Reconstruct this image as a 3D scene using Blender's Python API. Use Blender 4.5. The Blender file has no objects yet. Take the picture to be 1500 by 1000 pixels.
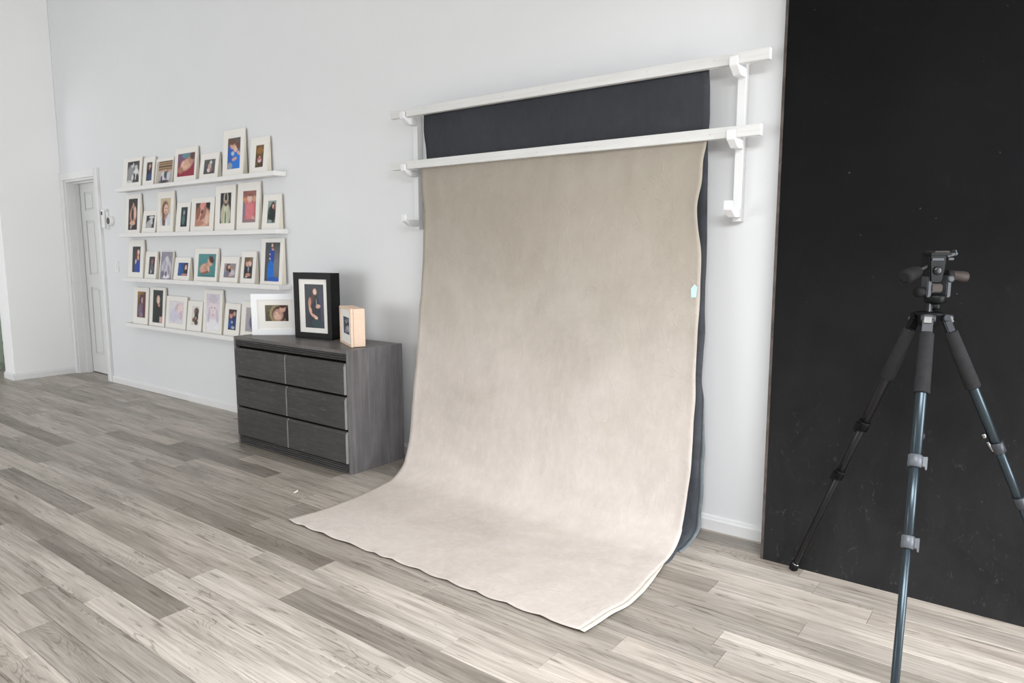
import bpy, bmesh, math, random
import numpy as np
from mathutils import Vector, Matrix
random.seed(7); rng = np.random.default_rng(11)
S = bpy.context.scene
COL = S.collection

# ------------------------------------------------------------------ camera, world, light, exposure
cam_d = bpy.data.cameras.new('camera'); cam = bpy.data.objects.new('camera', cam_d); COL.objects.link(cam)
YAW, PITCH = math.radians(-37.28), math.radians(-7.42)
cam.location = (0, 0, 1.4)
fw = Vector((math.sin(YAW)*math.cos(PITCH), math.cos(YAW)*math.cos(PITCH), math.sin(PITCH)))
cam.rotation_euler = fw.to_track_quat('-Z', 'Y').to_euler()
cam_d.sensor_width = 36; cam_d.lens = 1032.1/1500*36; cam_d.clip_start = .05
S.camera = cam
S.view_settings.view_transform = 'Standard'; S.view_settings.look = 'None'
S.view_settings.exposure = 0.0; S.view_settings.gamma = 1; S.view_settings.use_curve_mapping = False

w = bpy.data.worlds.new('World'); S.world = w; w.use_nodes = True
w.node_tree.nodes['Background'].inputs[0].default_value = (.86, .93, 1, 1)
w.node_tree.nodes['Background'].inputs[1].default_value = .6

WALL = 3.325; CEIL = 4.3
def area(name, loc, rot, sx, sy, power, col=(.955, .975, 1)):
    l = bpy.data.lights.new(name, 'AREA'); l.shape = 'RECTANGLE'; l.size = sx; l.size_y = sy
    l.energy = power; l.color = col
    o = bpy.data.objects.new(name, l); COL.objects.link(o); o.location = loc; o.rotation_euler = rot
    return o
R90 = math.pi/2
# daylight entering through the glazed doors behind the camera, the window on the right and the hall opening
area('daylight_front', (-6.2, -3.9, 1.2), (R90, 0, 0), 4.6, 2.2, 158)
area('daylight_right', (3.1, 2.45, 1.35), (R90, 0, R90), 1.5, 2.3, 190)
area('fill_overhead', (0.6, .2, 2.68), (0, 0, 0), 2.4, 1.4, 245)  # added overhead fill for floor and lower wall, no such source seen
area('daylight_hall', (-10.6, -1.5, 1.5), (R90, 0, 0), 2.0, 2.0, 60)

# ------------------------------------------------------------------ helpers
def lin(c):
    return tuple(((v/255)/12.92 if v/255 <= .04045 else ((v/255+.055)/1.055)**2.4) for v in c)
def ray(x, y):
    f = 1032.1; r = fw.cross(Vector((0, 0, 1))).normalized(); u = r.cross(fw)
    return r*((x-750)/f) - u*((y-500)/f) + fw
def on_floor(x, y, z=0.0):            # where the sight line through a measured photo point meets a horizontal plane
    d = ray(x, y); t = (z-1.4)/d.z; return Vector((0, 0, 1.4)) + d*t

def obj(name, bm, mats, parent=None, smooth=False):
    me = bpy.data.meshes.new(name); bm.normal_update(); bm.to_mesh(me); bm.free()
    o = bpy.data.objects.new(name, me); COL.objects.link(o)
    for m in (mats if isinstance(mats, (list, tuple)) else [mats]): me.materials.append(m)
    if smooth:
        for p in me.polygons: p.use_smooth = True
    if parent: o.parent = parent
    return o
def thing(name, label, cat, loc=(0, 0, 0), rz=0, group=None):
    o = bpy.data.objects.new(name, None); COL.objects.link(o); o.location = loc; o.rotation_euler = (0, 0, rz)
    o.empty_display_size = .05
    return tag(o, label, cat, group)
def tag(o, label, cat, group=None):
    o['label'] = label; o['category'] = cat
    if group: o['group'] = group
    return o
def struct(o): o['kind'] = 'structure'; return o

def box(bm, x0, x1, y0, y1, z0, z1, bev=0, seg=2, mat=0):
    b = bmesh.new()
    vs = [b.verts.new((x, y, z)) for z in (z0, z1) for y in (y0, y1) for x in (x0, x1)]
    for f in ((0, 2, 3, 1), (4, 5, 7, 6), (0, 1, 5, 4), (2, 6, 7, 3), (0, 4, 6, 2), (1, 3, 7, 5)):
        b.faces.new([vs[i] for i in f])
    if bev: bmesh.ops.bevel(b, geom=b.edges[:], offset=bev, segments=seg, affect='EDGES', profile=.6)
    merge(bm, b, mat)
def merge(bm, b, mat=0, M=None):
    if M is not None: bmesh.ops.transform(b, matrix=M, verts=b.verts)
    mp = {v: bm.verts.new(v.co) for v in b.verts}
    for f in b.faces:
        try: g = bm.faces.new([mp[v] for v in f.verts]); g.material_index = mat; g.smooth = f.smooth
        except ValueError: pass
    b.free()
def prism(bm, prof, axis, a, c, mat=0, bev=0):
    """extrude a closed 2-D profile; axis 'x': profile is (y,z); 'y': (x,z); 'z': (x,y)"""
    b = bmesh.new()
    P = {'x': lambda p, t: (t, p[0], p[1]), 'y': lambda p, t: (p[0], t, p[1]), 'z': lambda p, t: (p[0], p[1], t)}[axis]
    A = [b.verts.new(P(p, a)) for p in prof]; B = [b.verts.new(P(p, c)) for p in prof]; n = len(prof)
    b.faces.new(A); b.faces.new(B[::-1])
    for i in range(n): b.faces.new((A[i], B[i], B[(i+1) % n], A[(i+1) % n]))
    bmesh.ops.recalc_face_normals(b, faces=b.faces)
    if bev: bmesh.ops.bevel(b, geom=b.edges[:], offset=bev, segments=2, affect='EDGES')
    merge(bm, b, mat)
def lathe(bm, p0, p1, prof, n=24, mat=0):
    """prof: list of (t metres along axis from p0, radius)"""
    p0 = Vector(p0); d = (Vector(p1)-p0).normalized()
    a = d.orthogonal().normalized(); c = d.cross(a); rings = []
    for t, r in prof:
        rings.append([bm.verts.new(p0 + d*t + (a*math.cos(2*math.pi*k/n) + c*math.sin(2*math.pi*k/n))*r) for k in range(n)])
    for i in range(len(rings)-1):
        for k in range(n):
            f = bm.faces.new((rings[i][k], rings[i][(k+1) % n], rings[i+1][(k+1) % n], rings[i+1][k])); f.smooth = True; f.material_index = mat
    for rg, rev in ((rings[0], True), (rings[-1], False)):
        f = bm.faces.new(rg[::-1] if rev else rg); f.material_index = mat
def tube(bm, p0, p1, r, n=20, cham=.15, mat=0):
    L = (Vector(p1)-Vector(p0)).length; c = r*cham
    lathe(bm, p0, p1, [(0, r-c), (c, r), (L-c, r), (L, r-c)], n, mat)
def obox(bm, c, ax, ay, az, bev=0, mat=0):
    """oriented box: centre and three half-axis vectors"""
    b = bmesh.new(); c = Vector(c); ax, ay, az = Vector(ax), Vector(ay), Vector(az)
    vs = [b.verts.new(c+ax*i+ay*j+az*k) for k in (-1, 1) for j in (-1, 1) for i in (-1, 1)]
    for f in ((0, 2, 3, 1), (4, 5, 7, 6), (0, 1, 5, 4), (2, 6, 7, 3), (0, 4, 6, 2), (1, 3, 7, 5)):
        b.faces.new([vs[i] for i in f])
    if bev: bmesh.ops.bevel(b, geom=b.edges[:], offset=bev, segments=2, affect='EDGES')
    merge(bm, b, mat)

# ------------------------------------------------------------------ materials
class NT:
    def __init__(s, name, rough=.6, spec=.3, metal=0):
        s.m = bpy.data.materials.new(name); s.m.use_nodes = True; s.t = s.m.node_tree; s.b = s.t.nodes['Principled BSDF']
        s.b.inputs['Roughness'].default_value = rough; s.b.inputs['Metallic'].default_value = metal
        s.b.inputs['Specular IOR Level'].default_value = spec
    def n(s, kind, **kw):
        nd = s.t.nodes.new('ShaderNode'+kind)
        for k, v in kw.items():
            if k in nd.inputs: nd.inputs[k].default_value = v
            else: setattr(nd, k, v)
        return nd
    def l(s, a, b): s.t.links.new(a, b)
    def coord(s, scale=(1, 1, 1), kind='Object', add=None):
        tc = s.n('TexCoord'); mp = s.n('Mapping'); mp.inputs['Scale'].default_value = scale
        s.l(tc.outputs[kind], mp.inputs['Vector']); return mp.outputs[0]
    def noise(s, vec, scale, detail=4, rough=.6, dist=0):
        nd = s.n('TexNoise'); nd.inputs['Scale'].default_value = scale; nd.inputs['Detail'].default_value = detail
        nd.inputs['Roughness'].default_value = rough; nd.inputs['Distortion'].default_value = dist
        s.l(vec, nd.inputs['Vector']); return nd.outputs['Fac']
    def ramp(s, fac, stops):
        r = s.n('ValToRGB'); e = r.color_ramp.elements
        while len(e) < len(stops): e.new(.5)
        for i, (p, c) in enumerate(stops): e[i].position = p; e[i].color = (*c, 1)
        s.l(fac, r.inputs[0]); return r.outputs[0]
    def mix(s, f, a, b, typ='MIX'):
        m = s.n('Mix', data_type='RGBA', blend_type=typ)
        for sock, v in ((m.inputs[0], f), (m.inputs[6], a), (m.inputs[7], b)):
            if hasattr(v, 'default_value') or hasattr(v, 'links'): s.l(v, sock)
            else: sock.default_value = (*v, 1) if isinstance(v, tuple) else v
        return m.outputs[2]
    def math(s, op, a, b=None, c=None):
        m = s.n('Math', operation=op)
        for i, v in enumerate((a, b, c)):
            if v is None: continue
            if isinstance(v, (int, float)): m.inputs[i].default_value = v
            else: s.l(v, m.inputs[i])
        return m.outputs[0]
    def bump(s, h, strength=.2, dist=.002):
        b = s.n('Bump'); b.inputs['Strength'].default_value = strength; b.inputs['Distance'].default_value = dist
        s.l(h, b.inputs['Height']); s.l(b.outputs[0], s.b.inputs['Normal'])
    def col(s, c):
        if isinstance(c, tuple): s.b.inputs['Base Color'].default_value = (*c, 1)
        else: s.l(c, s.b.inputs['Base Color'])
        return s

def plain(name, rgb, rough=.5, spec=.3, metal=0, var=.04, scale=9, bump=.03):
    m = NT(name, rough, spec, metal); c = lin(rgb)
    f = m.noise(m.coord(), scale)
    m.col(m.ramp(f, [(.3, tuple(v*(1-var) for v in c)), (.7, tuple(min(1, v*(1+var)) for v in c))]))
    if bump: m.bump(m.noise(m.coord(), scale*25), bump, .001)
    return m.m
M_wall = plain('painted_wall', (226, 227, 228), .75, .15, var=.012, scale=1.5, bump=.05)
M_wall_lit = plain('lit_painted_wall', (243, 243, 242), .7, .15, var=.01, scale=1.5, bump=.05)  # wall paint made lighter: light falling on the left wall put into colour
M_trim = plain('gloss_trim_paint', (228, 228, 228), .4, .35, var=.01)
M_ceil = plain('ceiling_paint', (235, 235, 233), .85, .1, var=.01)
M_ledge = plain('white_ledge_paint', (234, 233, 231), .45, .3, var=.015)
M_mat = plain('mat_board_card', (235, 232, 226), .8, .1, var=.012)
M_back = plain('cream_backing_card', (228, 221, 206), .85, .1, var=.03)
M_door = plain('door_paint', (216, 217, 215), .5, .3, var=.01)
M_white_frame = plain('white_lacquer', (240, 241, 242), .35, .4, var=.008)
M_black_frame = plain('black_lacquer_wood', (15, 14, 15), .4, .18, var=.15, bump=.05)
M_plastic = plain('white_plastic', (232, 232, 232), .35, .4, var=.01)
M_dial = plain('dark_dial_glass', (70, 60, 64), .15, .5)
M_steel = plain('brushed_steel', (170, 170, 170), .35, .5, 1)
M_sage = plain('sage_paint', (178, 196, 176), .5, .3)
M_darktop = plain('dark_counter', (60, 56, 54), .4, .4)
M_bin = plain('black_bin_plastic', (28, 26, 30), .4, .4)
M_gap = plain('dark_void', (22, 20, 20), .9, .05)
M_scrap = plain('paper_white', (235, 232, 226), .8, .1)
M_patch = plain('pale_blue_tape', (196, 222, 226), .6, .2)

def rail_mat():
    m = NT('white_painted_timber', .5, .3); v = m.coord((3, 60, 60))
    m.col(m.ramp(m.noise(v, 1, 5), [(.3, lin((206, 206, 203))), (.7, lin((219, 219, 217)))]))
    m.bump(m.noise(v, 1, 5), .12, .002); return m.m
M_rail = rail_mat()

def pale_wood():
    m = NT('pale_pine', .55, .3); v = m.coord((4, 4, 60))
    m.col(m.ramp(m.noise(v, 1.5, 6, .6, .4), [(.3, lin((224, 196, 170))), (.55, lin((232, 206, 184))), (.75, lin((228, 200, 176)))]))
    return m.m
M_pine = pale_wood()

def dresser_mat(name, sc, tone):
    m = NT(name, .42, .4)
    v = m.coord(sc); f = m.noise(v, 1, 8, .65, .3); g = m.noise(m.coord(), 3, 3); s = m.noise(m.coord(tuple(x*3 for x in sc)), 1, 3, .7)
    base = m.ramp(f, [(.25, tuple(x*.62 for x in tone)), (.5, tone), (.78, tuple(min(1, x*1.75) for x in tone))])
    c = m.mix(m.ramp(g, [(.35, (0, 0, 0)), (.75, (.5, .5, .5))]), base, tuple(min(1, x*1.7) for x in tone))
    c2 = m.mix(m.ramp(s, [(.58, (0, 0, 0)), (.8, (.5, .5, .5))]), c, lin((160, 156, 154)))
    m.col(c2); m.bump(f, .25, .002); return m.m
M_dr_h = dresser_mat('grey_washed_wood_horizontal', (3, 60, 70), lin((54, 52, 52)))
M_dr_v = dresser_mat('grey_washed_wood_vertical', (60, 45, 2.2), lin((96, 93, 94)))
M_dr_t = dresser_mat('grey_washed_wood_top', (3, 50, 60), lin((88, 84, 82)))
M_dr_worn = dresser_mat('worn_drawer_edge', (50, 50, 8), lin((128, 126, 126)))

def canvas(name, a, b, c, blot, warm=None, bump=.35, topc=None):
    m = NT(name, .9, .08)
    v = m.coord()
    f1 = m.noise(v, 1.6, 6, .62, .5); f2 = m.noise(v, 9, 6, .7, .8); f3 = m.noise(m.coord((1, 1, .35)), 28, 4, .7)
    base = m.ramp(f1, [(.3, a), (.5, b), (.72, c)])
    base = m.mix(m.ramp(f2, [(.35, (blot,)*3), (.62, (0, 0, 0))]), base, tuple(x*.72 for x in b))
    base = m.mix(m.ramp(f3, [(.45, (0, 0, 0)), (.75, (.22,)*3)]), base, tuple(min(1, x*1.25) for x in c))
    if warm:
        f4 = m.noise(v, 3.3, 5, .75, 1.2)
        base = m.mix(m.ramp(f4, [(.56, (0, 0, 0)), (.7, (warm[1],)*3)]), base, warm[0])
    if topc:      # darker upper cloth: light falloff put into colour, olive wash on beige, ragged border
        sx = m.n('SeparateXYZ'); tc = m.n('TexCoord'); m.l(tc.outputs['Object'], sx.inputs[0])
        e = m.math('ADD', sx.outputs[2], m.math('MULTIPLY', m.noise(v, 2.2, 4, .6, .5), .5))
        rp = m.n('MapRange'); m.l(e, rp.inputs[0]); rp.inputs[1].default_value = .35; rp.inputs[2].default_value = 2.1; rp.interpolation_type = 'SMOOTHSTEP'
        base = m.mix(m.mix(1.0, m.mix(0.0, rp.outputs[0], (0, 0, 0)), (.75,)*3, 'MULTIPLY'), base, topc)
    m.col(base)
    cv = m.coord((1, 1, .8)); h = m.math('ADD', m.noise(cv, 5, 5, .6, .6), m.math('MULTIPLY', m.ramp(m.noise(cv, 3.1, 3, .55, 2.2), [(.485, (0,)*3), (.5, (1,)*3), (.515, (0,)*3)]), .16)); h2 = m.noise(cv, 260, 2)
    bb = m.n('Bump'); bb.inputs['Strength'].default_value = bump; bb.inputs['Distance'].default_value = .012
    m.l(h, bb.inputs['Height'])
    b2 = m.n('Bump'); b2.inputs['Strength'].default_value = .15; b2.inputs['Distance'].default_value = .0015
    m.l(h2, b2.inputs['Height']); m.l(bb.outputs[0], b2.inputs['Normal']); m.l(b2.outputs[0], m.b.inputs['Normal'])
    return m.m
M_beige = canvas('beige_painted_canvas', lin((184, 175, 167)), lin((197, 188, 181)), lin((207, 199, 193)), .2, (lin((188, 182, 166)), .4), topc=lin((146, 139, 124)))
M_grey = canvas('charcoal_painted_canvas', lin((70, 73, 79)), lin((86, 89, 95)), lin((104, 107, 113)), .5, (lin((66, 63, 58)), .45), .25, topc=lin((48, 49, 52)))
M_hem = plain('grey_canvas_back', (126, 134, 138), .9, .1, var=.12, scale=30)
M_hem_white = plain('raw_canvas_edge', (214, 208, 195), .9, .1, var=.05, scale=30)

def panel_mat():
    m = NT('matt_black_board_paint', .55, .04)
    v = m.coord(); f = m.noise(v, 2.2, 5, .6); s = m.noise(m.coord((1, 1, 1)), 14, 6, .75, .6); sp = m.noise(m.coord((1, 1, 1)), 60, 2)
    c = m.ramp(f, [(.3, lin((17, 17, 18))), (.7, lin((22, 22, 23)))])
    c = m.mix(m.ramp(s, [(.66, (0, 0, 0)), (.78, (.3,)*3)]), c, lin((88, 86, 86)))
    # scuffs and chalky marks concentrated on the lowest half metre, a kick zone
    z = m.n('SeparateXYZ'); tc = m.n('TexCoord'); m.l(tc.outputs['Object'], z.inputs[0])
    low = m.ramp(z.outputs[2], [(.0, (1, 1, 1)), (.9, (.06,)*3)])
    sc = m.ramp(m.noise(m.coord((2, 2, 1.2)), 11, 7, .8, 1.5), [(.59, (0, 0, 0)), (.70, (.6,)*3)])
    c = m.mix(m.mix(1.0, sc, low, 'MULTIPLY'), c, lin((112, 108, 106)))
    dust_sheen = m.ramp(m.noise(m.coord((1, 1, .5)), 5, 5, .7, .8), [(.3, (.2,)*3), (.7, (.42,)*3)])
    wide = m.ramp(m.math('MULTIPLY', z.outputs[2], .5), [(.0, (1,)*3), (.75, (.0,)*3)])
    c = m.mix(m.mix(1.0, dust_sheen, wide, 'MULTIPLY'), c, lin((66, 65, 65)))  # low board paler: floor sheen painted into the colour over a dusty film
    c = m.mix(m.ramp(sp, [(.76, (0, 0, 0)), (.80, (.6,)*3)]), c, lin((120, 118, 116)))
    m.col(c); m.bump(m.noise(m.coord(), 180, 3), .15, .001); return m.m
M_panel = panel_mat()
M_pedge = plain('worn_board_edge', (84, 76, 72), .8, .15, var=.4, scale=18)

def floor_mat():
    m = NT('grey_oak_laminate', .36, .4)
    at = m.n('Attribute', attribute_name='tone'); sep = m.n('SeparateXYZ'); m.l(at.outputs['Vector'], sep.inputs[0])
    geo = m.n('NewGeometry'); off = m.n('VectorMath', operation='SCALE'); m.l(at.outputs['Vector'], off.inputs[0]); off.inputs['Scale'].default_value = 37
    add = m.n('VectorMath', operation='ADD'); m.l(geo.outputs['Position'], add.inputs[0]); m.l(off.outputs[0], add.inputs[1])
    def vec(sc):
        mp = m.n('Mapping'); mp.inputs['Scale'].default_value = sc; m.l(add.outputs[0], mp.inputs['Vector']); return mp.outputs[0]
    fib = m.noise(vec((3, 90, 1)), 1, 6, .65, .2)
    broad = m.noise(vec((1.3, 12, 1)), 1, 4, .6, .6)
    ringf = m.noise(vec((1.7, 13, 1)), 1, 1.5, .5, .7)
    k = m.math('FRACT', m.math('MULTIPLY', ringf, 22.0)); line = m.math('ABSOLUTE', m.math('SUBTRACT', k, .5))
    rings = m.ramp(line, [(.0, (1,)*3), (.16, (0,)*3)])
    patch = m.ramp(m.noise(vec((1.6, 9, 1)), 1.1, 2, .5), [(.52, (0,)*3), (.62, (1,)*3)])
    # plank base colour from its tone
    light = m.mix(sep.outputs[1], lin((199, 192, 183)), lin((203, 193, 183)))
    dark = m.mix(sep.outputs[1], lin((120, 113, 106)), lin((128, 120, 110)))
    base = m.mix(sep.outputs[0], light, dark)
    def mul(base, f): return m.mix(1.0, base, f, 'MULTIPLY')
    base = mul(base, m.ramp(broad, [(.34, (.66, .65, .63)), (.58, (1, 1, 1))]))
    base = mul(base, m.ramp(fib, [(.30, (.62, .60, .58)), (.62, (1.04, 1.04, 1.04))]))
    base = mul(base, m.mix(m.mix(1.0, rings, patch, 'MULTIPLY'), (1, 1, 1), (.55, .53, .50)))
    # sparse dark mineral streaks
    st = m.ramp(m.noise(vec((4.5, 60, 1)), 1, 3, .6, .5), [(.61, (1,)*3), (.69, (.52, .50, .47))])
    base = mul(base, st)
    m.col(base); m.bump(fib, .12, .0015)
    rr = m.n('MapRange'); m.l(fib, rr.inputs[0]); rr.inputs[3].default_value = .46; rr.inputs[4].default_value = .32; m.l(rr.outputs[0], m.b.inputs['Roughness'])
    return m.m
M_floor = floor_mat()

# tripod
M_foam = plain('black_foam_grip', (40, 40, 41), .85, .12, var=.15, scale=60, bump=.3)
M_tubeblk = plain('black_anodised_tube', (26, 27, 29), .3, .5, .4, bump=0)
M_tubeblu = plain('blue_grey_anodised_tube', (54, 64, 70), .3, .5, .75, bump=0)
M_cast = plain('dark_cast_metal', (10, 11, 12), .45, .15, 0)
M_castlt = plain('grey_cast_metal', (50, 53, 57), .4, .35, .1)
M_chrome = plain('chrome', (150, 150, 150), .15, .5, 1, bump=0)
M_rubber = plain('black_rubber', (20, 19, 20), .75, .2)
M_greyplast = plain('grey_lock_plastic', (80, 84, 89), .4, .4, 0)
M_brown = plain('brown_rubber_grip', (50, 43, 39), .6, .3)

# ------------------------------------------------------------------ room shell
DX0, DX1, DZ = -8.75, -7.965, 2.155           # door opening in the back wall
def wallbox(name, *a, m=M_wall):
    bm = bmesh.new(); box(bm, *a); return struct(obj(name, bm, m))
bm = bmesh.new()
box(bm, -12.4, DX0, WALL, WALL+.22, 0, CEIL); box(bm, DX1, 3.4, WALL, WALL+.22, 0, CEIL); box(bm, DX0, DX1, WALL, WALL+.22, DZ, CEIL)
struct(obj('wall_back', bm, M_wall))
LX = -8.82
bm = bmesh.new()      # partition at the far left, with the opening to the hall
box(bm, LX-.27, LX, 2.715, WALL, 0, CEIL, .004, 1); box(bm, LX-.27, LX, -4.1, .6, 0, CEIL); box(bm, LX-.27, LX, .6, 2.715, 2.75, CEIL)
struct(obj('wall_left', bm, M_wall_lit))
bm = bmesh.new()      # wall behind the camera with two glazed openings
for a in ((-12.4, -8.6, 0, CEIL), (-3.9, 3.4, 0, CEIL), (-8.6, -3.9, 2.35, CEIL)):
    box(bm, a[0], a[1], -4.15, -3.95, a[2], a[3])
struct(obj('wall_front', bm, M_wall))
bm = bmesh.new()
for a in ((-4.15, 1.65, 0, CEIL), (3.25, 3.5, 0, CEIL), (1.65, 3.25, 0, .15), (1.65, 3.25, 2.55, CEIL)):
    box(bm, 3.15, 3.35, a[0], a[1], a[2], a[3])
struct(obj('wall_right', bm, M_wall))
wallbox('wall_hall', -12.5, -12.4, -4.15, 3.6, 0, CEIL)
bm = bmesh.new()      # high ceiling over the picture wall, unseen lower one added camera-side to shape the light
box(bm, -12.5, 3.4, 1.1, 3.6, CEIL, CEIL+.1); box(bm, -12.5, -2.3, -4.2, 1.1, CEIL, CEIL+.1); box(bm, -2.3, 3.4, 1.1, 1.2, 2.7, CEIL); box(bm, -2.4, -2.3, -4.2, 1.2, 2.7, CEIL)
for a in ((-2.3, -.6, -4.2, 1.1), (1.8, 3.4, -4.2, 1.1), (-.6, 1.8, -4.2, -.5), (-.6, 1.8, .9, 1.1)):
    box(bm, a[0], a[1], a[2], a[3], 2.7, 2.8)
struct(obj('ceiling', bm, M_ceil))
def wframe(name, horiz, a0, a1, z0, z1, c, n):
    bm = bmesh.new(); t = .03
    def bx(u0, u1, q0, q1):
        if horiz: box(bm, u0, u1, c-t, c+t, q0, q1, .004, 1)
        else: box(bm, c-t, c+t, u0, u1, q0, q1, .004, 1)
    bx(a0, a1, z0, z0+.07); bx(a0, a1, z1-.07, z1)
    for i in range(n+1):
        u = a0 + (a1-a0-.07)*i/n; bx(u, u+.07, z0+.07, z1-.07)
    return struct(obj(name, bm, M_trim))
wframe('window_1', True, -8.6, -3.9, .0, 2.35, -4.02, 4)
wframe('window_2', False, 1.65, 3.25, .15, 2.55, 3.22, 3)

def skirting(name, pts_axis, a, c, face, z=.074, rot=None):
    """baseboard with a small stepped, rounded top; face = plane of the wall, sign -1 into the room along that axis"""
    d = .016
    prof = [(0, 0), (-d, 0), (-d, z*.72), (-d*.72, z*.80), (-d*.55, z*.95), (-d*.25, z), (0, z)]
    bm = bmesh.new()
    if pts_axis == 'x': prism(bm, [(face+p, q) for p, q in prof], 'x', a, c)
    elif pts_axis == 'y+': prism(bm, [(face-p, q) for p, q in prof], 'y', a, c)
    return struct(obj(name, bm, M_trim))
skirting('baseboard_back', 'x', -7.875, 3.15, WALL)
skirting('baseboard_left', 'y+', 2.699, WALL, LX)
skirting('baseboard_partition', 'x', LX-.27, LX, 2.715)

# door casing (trim), jamb, door
bm = bmesh.new()
def casing(x0, x1, z0, z1):
    box(bm, x0, x1, WALL-.018, WALL, z0, z1, .004, 2)
casing(DX1, DX1+.09, 0, DZ+.08); casing(LX+.004, DX0, 0, DZ+.0); casing(LX+.004, DX1, DZ, DZ+.08)
box(bm, DX1+.078, DX1+.09, WALL-.026, WALL-.018, 0, DZ+.08, .003, 1)
box(bm, DX1, DX1+.012, WALL-.022, WALL-.018, 0, DZ+.08, .001, 1)
struct(obj('trim_1', bm, M_trim))
bm = bmesh.new()
box(bm, DX0, DX0+.02, WALL, WALL+.20, 0, DZ, .002, 1); box(bm, DX1-.02, DX1, WALL, WALL+.20, 0, DZ, .002, 1); box(bm, DX0+.02, DX1-.02, WALL, WALL+.20, DZ-.02, DZ, .002, 1)
box(bm, DX0+.02, DX0+.032, WALL+.08, WALL+.135, 0, DZ-.02); box(bm, DX1-.032, DX1-.02, WALL+.08, WALL+.135, 0, DZ-.02); box(bm, DX0+.032, DX1-.032, WALL+.08, WALL+.135, DZ-.032, DZ-.02)
struct(obj('trim_2', bm, M_trim))
DY = WALL+.14
bm = bmesh.new(); dx0, dx1 = DX0+.023, DX1-.023; dw = dx1-dx0
px = [(dx0+.11, dx0+dw/2-.05), (dx0+dw/2+.05, dx1-.11)]; pz = [(.22, .98), (1.12, 1.72), (1.83, 2.03)]
# stiles and rails around recessed fields
box(bm, dx0, dx1, DY+.012, DY+.04, .012, DZ-.025)
cutx = [dx0, px[0][0], px[0][1], px[1][0], px[1][1], dx1]; cutz = [.012, .22, .98, 1.12, 1.72, 1.83, 2.03, DZ-.025]
for i in range(5):
    for j in range(7):
        if i % 2 == 1 and j % 2 == 1: continue
        box(bm, cutx[i], cutx[i+1], DY, DY+.0125, cutz[j], cutz[j+1])
door = struct(obj('door_1', bm, M_door))
for a, c in px:
    for z0, z1 in pz:
        b = bmesh.new(); box(b, a+.02, c-.02, DY+.002, DY+.0122, z0+.02, z1-.02, .008, 1); obj('door_panel', b, M_door, door)
for z in (.3, 1.1, 1.86):
    b = bmesh.new(); tube(b, (dx1-.004, DY-.012, z-.05), (dx1-.004, DY-.012, z+.05), .007, 12); obj('hinge', b, M_steel, door)
wallbox('wall_closet', -9.2, -7.5, WALL+.5, WALL+.55, 0, CEIL)

# ------------------------------------------------------------------ floor: one object per plank in view
PW, PL, G = .1231, 1.21, .0012
Y0 = .592*1.4 - 6*PW
base = bmesh.new(); box(base, -12.5, 3.4, -4.2, 3.9, -.05, -.009)
floor_o = struct(obj('floor', base, M_gap))
joints = {}   # row index -> x of a joint, from the plank ends seen in the photo
for (x, y) in ((-2.088, .63), (-1.942, .558), (-1.858, .9), (-1.703, 1.18), (-1.268, .99), (-1.148, 1.275), (-.731, 1.94), (-.614, 1.66), (-.452, 1.846), (-.322, 2.04), (-3.014, .99), (-2.727, .90)):
    joints[int((y*1.4-Y0)//PW)] = x*1.4
dark_px = [(160, 835, .85), (280, 743, .95), (97, 645, .9), (40, 718, .85), (100, 965, .55), (300, 665, .95), (420, 670, .9), (45, 670, .7),
           (480, 895, .9), (1065, 792, .8), (1230, 875, .5), (1000, 850, .75), (1330, 900, .3), (1180, 945, .55), (150, 560, .8), (240, 578, .7), (880, 950, .55), (30, 600, .5)]
light_px = [(1100, 870, 0), (1090, 960, 0), (240, 940, .05), (330, 960, 0), (760, 985, .05), (1240, 905, .02), (560, 985, 0), (60, 800, .15), (20, 950, .1), (1200, 990, 0), (700, 935, .1)]
marks = [(on_floor(a, b), t) for a, b, t in dark_px+light_px]
def in_view(x, y):
    d = Vector((x, y, 0))-Vector((0, 0, 1.4)); r = fw.cross(Vector((0, 0, 1))).normalized(); u = r.cross(fw)
    dep = d.dot(fw)
    if dep < .3: return False
    a = 750+1032.1*d.dot(r)/dep; b = 500-1032.1*d.dot(u)/dep
    return -40 < a < 1540 and 0 < b < 1040
def plank_bm(bm, x0, x1, y0, y1, tone, lay):
    c = .0012; z = -.0012
    V = lambda x, y, q: bm.verts.new((x, y, q))
    x0 += G/2; x1 -= G/2; y0 += G/2; y1 -= G/2
    A = [V(x0, y0, -.009), V(x1, y0, -.009), V(x1, y1, -.009), V(x0, y1, -.009)]
    B = [V(x0, y0, z), V(x1, y0, z), V(x1, y1, z), V(x0, y1, z)]
    C = [V(x0+c, y0+c, 0), V(x1-c, y0+c, 0), V(x1-c, y1-c, 0), V(x0+c, y1-c, 0)]
    fs = [bm.faces.new(C)]
    for P, Q in ((A, B), (B, C)):
        for k in range(4): fs.append(bm.faces.new((P[k], P[(k+1) % 4], Q[(k+1) % 4], Q[k])))
    for f in fs:
        for lp in f.loops: lp[lay] = (*tone, 1)
rest = bmesh.new(); rl = rest.loops.layers.float_color.new('tone'); nplank = 0
def clip_rect(x0, x1, y0, y1): return max(x0, -12.4), min(x1, 3.15), max(y0, -3.95), min(y1, WALL+.2)
row = -40
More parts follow.
